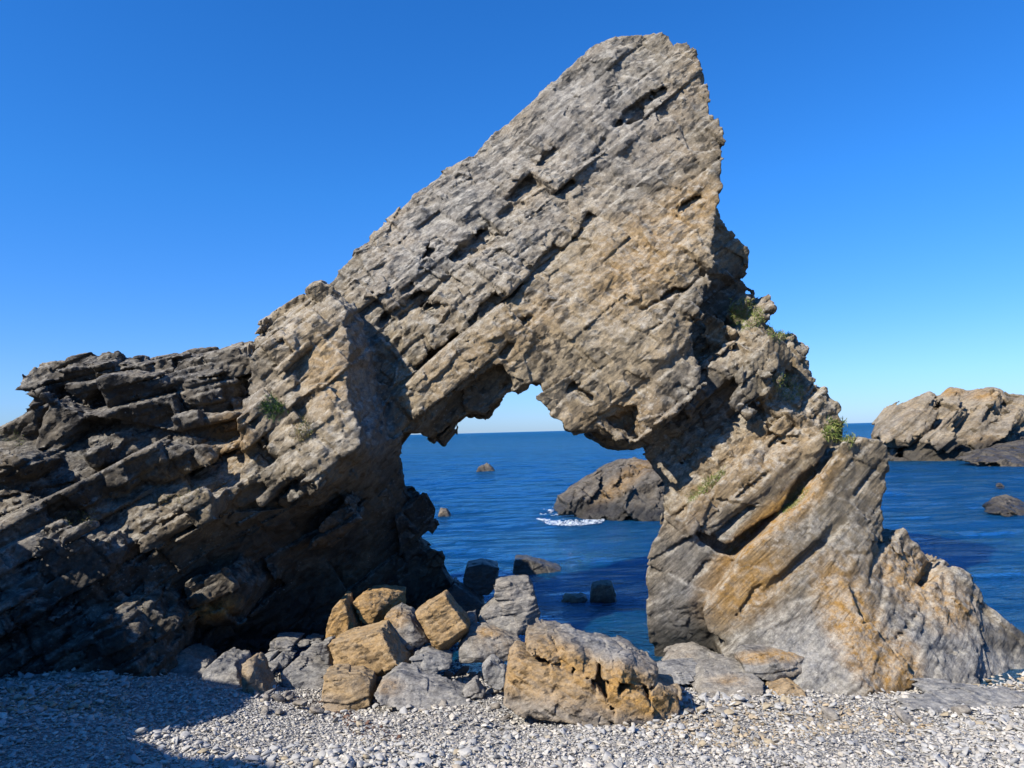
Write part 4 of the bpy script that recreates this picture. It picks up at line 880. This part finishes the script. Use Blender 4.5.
for q, (px_, py_, sz) in enumerate([(448,676,.13),(470,690,.1),(482,668,.14),(462,640,.12),(493,708,.09),(500,690,.12),(690,712,.1),(704,700,.08),(722,712,.12),(655,668,.12),(280,700,.1),(318,712,.08),(402,722,.08),(505,718,.07),(745,700,.1),(830,716,.12),(905,720,.14),(960,712,.11),(870,730,.08),(998,700,.13),(265,712,.09),(455,662,.1)] + [(430 + 290 * a_, 650 + 62 * b_, .05 + .09 * c_) for a_, b_, c_ in np.random.default_rng(4).random((34, 3)) if not (500 < 430 + 290 * a_ < 690 and 650 + 62 * b_ < 700)] + [(255 + 75 * a_, 690 + 24 * b_, .05 + .07 * c_) for a_, b_, c_ in np.random.default_rng(8).random((9, 3))]):
    p_ = at(px_, py_, ground_d(px_, py_)); o = bpy.data.objects.new('rubble_stone', RME[q % 6]); COL.objects.link(o)
    o.location = tuple(p_ + np.array([0, 0, sz * .15])); o.rotation_euler = (prng.normal() * .25, prng.normal() * .25, prng.random() * 6.28); o.scale = (sz * 1.15, sz * (.7 + .4 * prng.random()), sz * (.6 + .5 * prng.random()))
    tag(o, 'fist to head sized angular grey rubble stone lying beside the boulders', 'stone', 'angular rubble stones between the boulders')
log('pebbles')

# ------------------------------------------------------------------ grass on the rock
def grass_material():
    t = NT('grass'); c, *_ = t.attr('tint'); t.put(t.b.inputs['Base Color'], c); t.b.inputs['Roughness'].default_value = 0.7
    t.b.inputs['Specular IOR Level'].default_value = 0.2
    return t.m
GR_M = grass_material()
def hit(px, py):
    r = ray(px, py); r = r / np.linalg.norm(r)
    loc, n, i, d = BVH.ray_cast(Vector(EYE), Vector(r)); return (np.array(loc), np.array(n)) if loc else (None, None)
def tuft(label, spots, length, tones, n, name='grass_tuft', cat='grass', seed=0, up=0.6):
    g = np.random.default_rng(300 + seed); V, Fq, C = [], [], []; first = None
    for (cx, cy, rx, ry, ang) in spots:
        c_, s_ = math.cos(R(ang)), math.sin(R(ang))
        for _ in range(n):
            a = g.random() * 6.283; r_ = math.sqrt(g.random()); du, dv = r_ * math.cos(a) * rx, r_ * math.sin(a) * ry
            loc, nn = hit(cx + du * c_ + dv * s_, cy - du * s_ + dv * c_)
            if loc is None: continue
            if first is None: first = loc
            if np.linalg.norm(loc - first) > 1.6: continue
            for _b in range(11):
                L = 0.38 * length * (0.5 + 0.8 * g.random()); d = nn * 0.5 + np.array([0, 0, up]) + g.normal(size=3) * 0.45; d /= np.linalg.norm(d)
                side = np.cross(d, g.normal(size=3)); side /= np.linalg.norm(side); w = L * 0.07
                b = loc + g.normal(size=3) * 0.03; b = b - nn * (0.01 + nn @ (b - loc)); sag = np.array([0, 0, -L * 0.35 * g.random()]) + g.normal(size=3) * L * .12
                m = b + d * L * .55; e = b + d * L + sag; k = len(V)
                V += [b - side * w, b + side * w, m + side * w * .8, m - side * w * .8, e]
                Fq += [(k, k+1, k+2), (k, k+2, k+3), (k+3, k+2, k+4)]
                col = np.array(tones[g.integers(len(tones))]) * (0.7 + 0.6 * g.random()); C += [(*col, 1)] * 5
    V = np.array(V); off = V.mean(0); me = new_mesh(name, V - off, np.array(Fq)); set_attr(me, 'tint', C)
    o = link(name, me, GR_M); o.location = off; tag(o, label, cat, 'grass tufts growing on the arch'); return o
GRN = [(.10,.15,.03),(.14,.19,.04),(.19,.21,.06),(.25,.23,.09)]; DRY = [(.28,.22,.10),(.22,.18,.08),(.12,.14,.04)]; BSH = [(.05,.11,.02),(.07,.14,.03),(.09,.15,.03)]
tuft('green grass patch high on the right shoulder just below the pinnacle', [(746,316,17,15,-20)], .13, GRN, 220, seed=1)
tuft('small olive grass patch on the skyline step right of the upper grass patch', [(778,330,13,9,-30)], .13, GRN, 130, seed=2)
tuft('dry grass patch on the brow between the jutting blocks of the right pillar', [(788,388,16,12,-40)], .11, DRY + GRN, 150, seed=3)
tuft('bright green grass on the saddle behind the top of the right slab', [(842,432,17,11,0)], .18, GRN, 200, seed=4)
tuft('thin green line of grass in the crack above the middle slab', [(706,486,24,5,40)], .12, GRN, 150, seed=5)
tuft('small round green bush on the ledge left of the shoulder block', [(272,408,10,9,0)], .12, BSH, 110, name='bush', cat='bush', seed=6)
tuft('straw coloured dry grass below the small round bush', [(302,430,9,12,0)], .12, DRY, 70, seed=7)
tuft('green tuft at the far left end of the cliff ledges', [(14,438,12,6,0)], .08, GRN, 50, seed=8)
tuft('dry mossy patch at the foot of the ledges near the left edge', [(82,518,16,8,20)], .07, DRY + GRN, 70, seed=9)
tuft('straw grass fringe along the lowest ledge above the overhang', [(175,498,26,6,20)], .07, DRY, 70, seed=10)
tuft('green growth in the joint between middle slab and right slab', [(793,503,18,4,42)], .10, GRN, 90, seed=11)

# ------------------------------------------------------------------ foam
def foam():
    t = NT('foam'); t.put(t.b.inputs['Base Color'], (.62, .68, .72)); t.b.inputs['Roughness'].default_value = .8
    t.put(t.b.inputs['Alpha'], t.ramp(t.noise(t.coords(scale=(3, 1.2, 1)), 2.0, 6, 0.75), (0.38, 0.05), (0.62, 0.85)))
    D0 = water_d(572, 523); xs = np.arange(-2, 4.5, .03); ys = np.arange(D0 - 2.5, D0 + 7, .06)
    X, Y = np.meshgrid(xs, ys, indexing='ij'); px, py = proj(np.stack([X.ravel(), Y.ravel(), X.ravel() * 0 + .05], 1))
    p = np.stack([X.ravel() * 5.5, Y.ravel() * 2.2, X.ravel() * 0], 1); nz = fbm(p, 4, 101, .65)
    line = 1 - np.abs(py - (521 + 2.5 * np.sin((px - 540) / 20.0) - 0.0016 * (px - 570) ** 2)) / 2.8
    m1 = np.where((px > 536) & (px < 604), 1.6 * line - np.clip((548 - px) / 12, 0, 1), -9)
    m2 = 0.9 - ((px - 562) / 26) ** 2 - ((py - 513) / 5.5) ** 2
    m3 = 0.8 - ((px - 572) / 5) ** 2 - ((py - 503) / 10) ** 2
    keep = (np.maximum(np.maximum(m1, m2 - .45), m3 - .4) + .7 * nz > .38).reshape(X.shape)[:-1, :-1]
    n = len(ys); i = np.argwhere(keep); a = i[:, 0] * n + i[:, 1]; q = np.stack([a, a + n, a + n + 1, a + 1], 1)
    V = np.stack([X.ravel(), Y.ravel(), X.ravel() * 0], 1); V[:, 2] = sea_surface(V[:, 0], V[:, 1]) + .035 + .02 * nz
    v, q, _ = compact(V, q, np.ones(len(q), bool))
    tag(link('sea_foam', new_mesh('sea_foam', v, q), t.m), 'white foam of a breaking wave in front of the sloping brown rock', 'foam', kind='stuff')
foam()

# ------------------------------------------------------------------ light
w = bpy.data.worlds.new('World'); sc.world = w; w.use_nodes = True; nt = w.node_tree
bg = nt.nodes['Background']; sky = nt.nodes.new('ShaderNodeTexSky'); sky.sky_type = 'NISHITA'; sky.sun_disc = False
el = math.asin(SUN_TO[2]); az = math.atan2(SUN_TO[0], SUN_TO[1])
sky.sun_elevation = el; sky.sun_rotation = az; sky.air_density = 1.0; sky.dust_density = 0.2; sky.ozone_density = 3.0; sky.altitude = 0
hs = nt.nodes.new('ShaderNodeHueSaturation'); hs.inputs['Saturation'].default_value = 1.25
nt.links.new(sky.outputs[0], hs.inputs['Color']); tc = nt.nodes.new('ShaderNodeTexCoord'); sx = nt.nodes.new('ShaderNodeSeparateXYZ'); nt.links.new(tc.outputs['Generated'], sx.inputs[0])
rp = nt.nodes.new('ShaderNodeValToRGB'); e = rp.color_ramp.elements; e.new(0.5); e.new(0.5)
for q, (p_, c_) in zip(e, [(0.0, (0.42, 0.645, 1.30)), (0.09, (0.47, 0.72, 1.23)), (0.30, (0.41, 0.90, 1.36)), (1.0, (0.34, 0.97, 1.46))]): q.position = p_; q.color = (*c_, 1)
nt.links.new(sx.outputs[2], rp.inputs[0]); mx = nt.nodes.new('ShaderNodeMix'); mx.data_type = 'RGBA'; mx.blend_type = 'MULTIPLY'; mx.inputs[0].default_value = 1
nt.links.new(hs.outputs[0], mx.inputs[6]); nt.links.new(rp.outputs[0], mx.inputs[7])
nt.links.new(mx.outputs[2], bg.inputs[0]); bg.inputs[1].default_value = 0.088
sl = bpy.data.lights.new('sun', 'SUN'); sl.energy = 5.0; sl.angle = R(0.5); sl.color = (1.0, 0.93, 0.83)
so = bpy.data.objects.new('sun', sl); COL.objects.link(so)
so.rotation_euler = Vector(SUN_TO).to_track_quat('Z', 'Y').to_euler(); so.location = (-20, -15, 25)
sc.view_settings.view_transform = 'Standard'; sc.view_settings.look = 'None'; sc.view_settings.exposure = 0.75; sc.view_settings.gamma = 1
sc.view_settings.use_curve_mapping = False
sc.cycles.max_bounces = 6; sc.cycles.diffuse_bounces = 3; sc.cycles.glossy_bounces = 3
sc.cycles.use_denoising = True
sc.cycles.caustics_reflective = False
log('done')
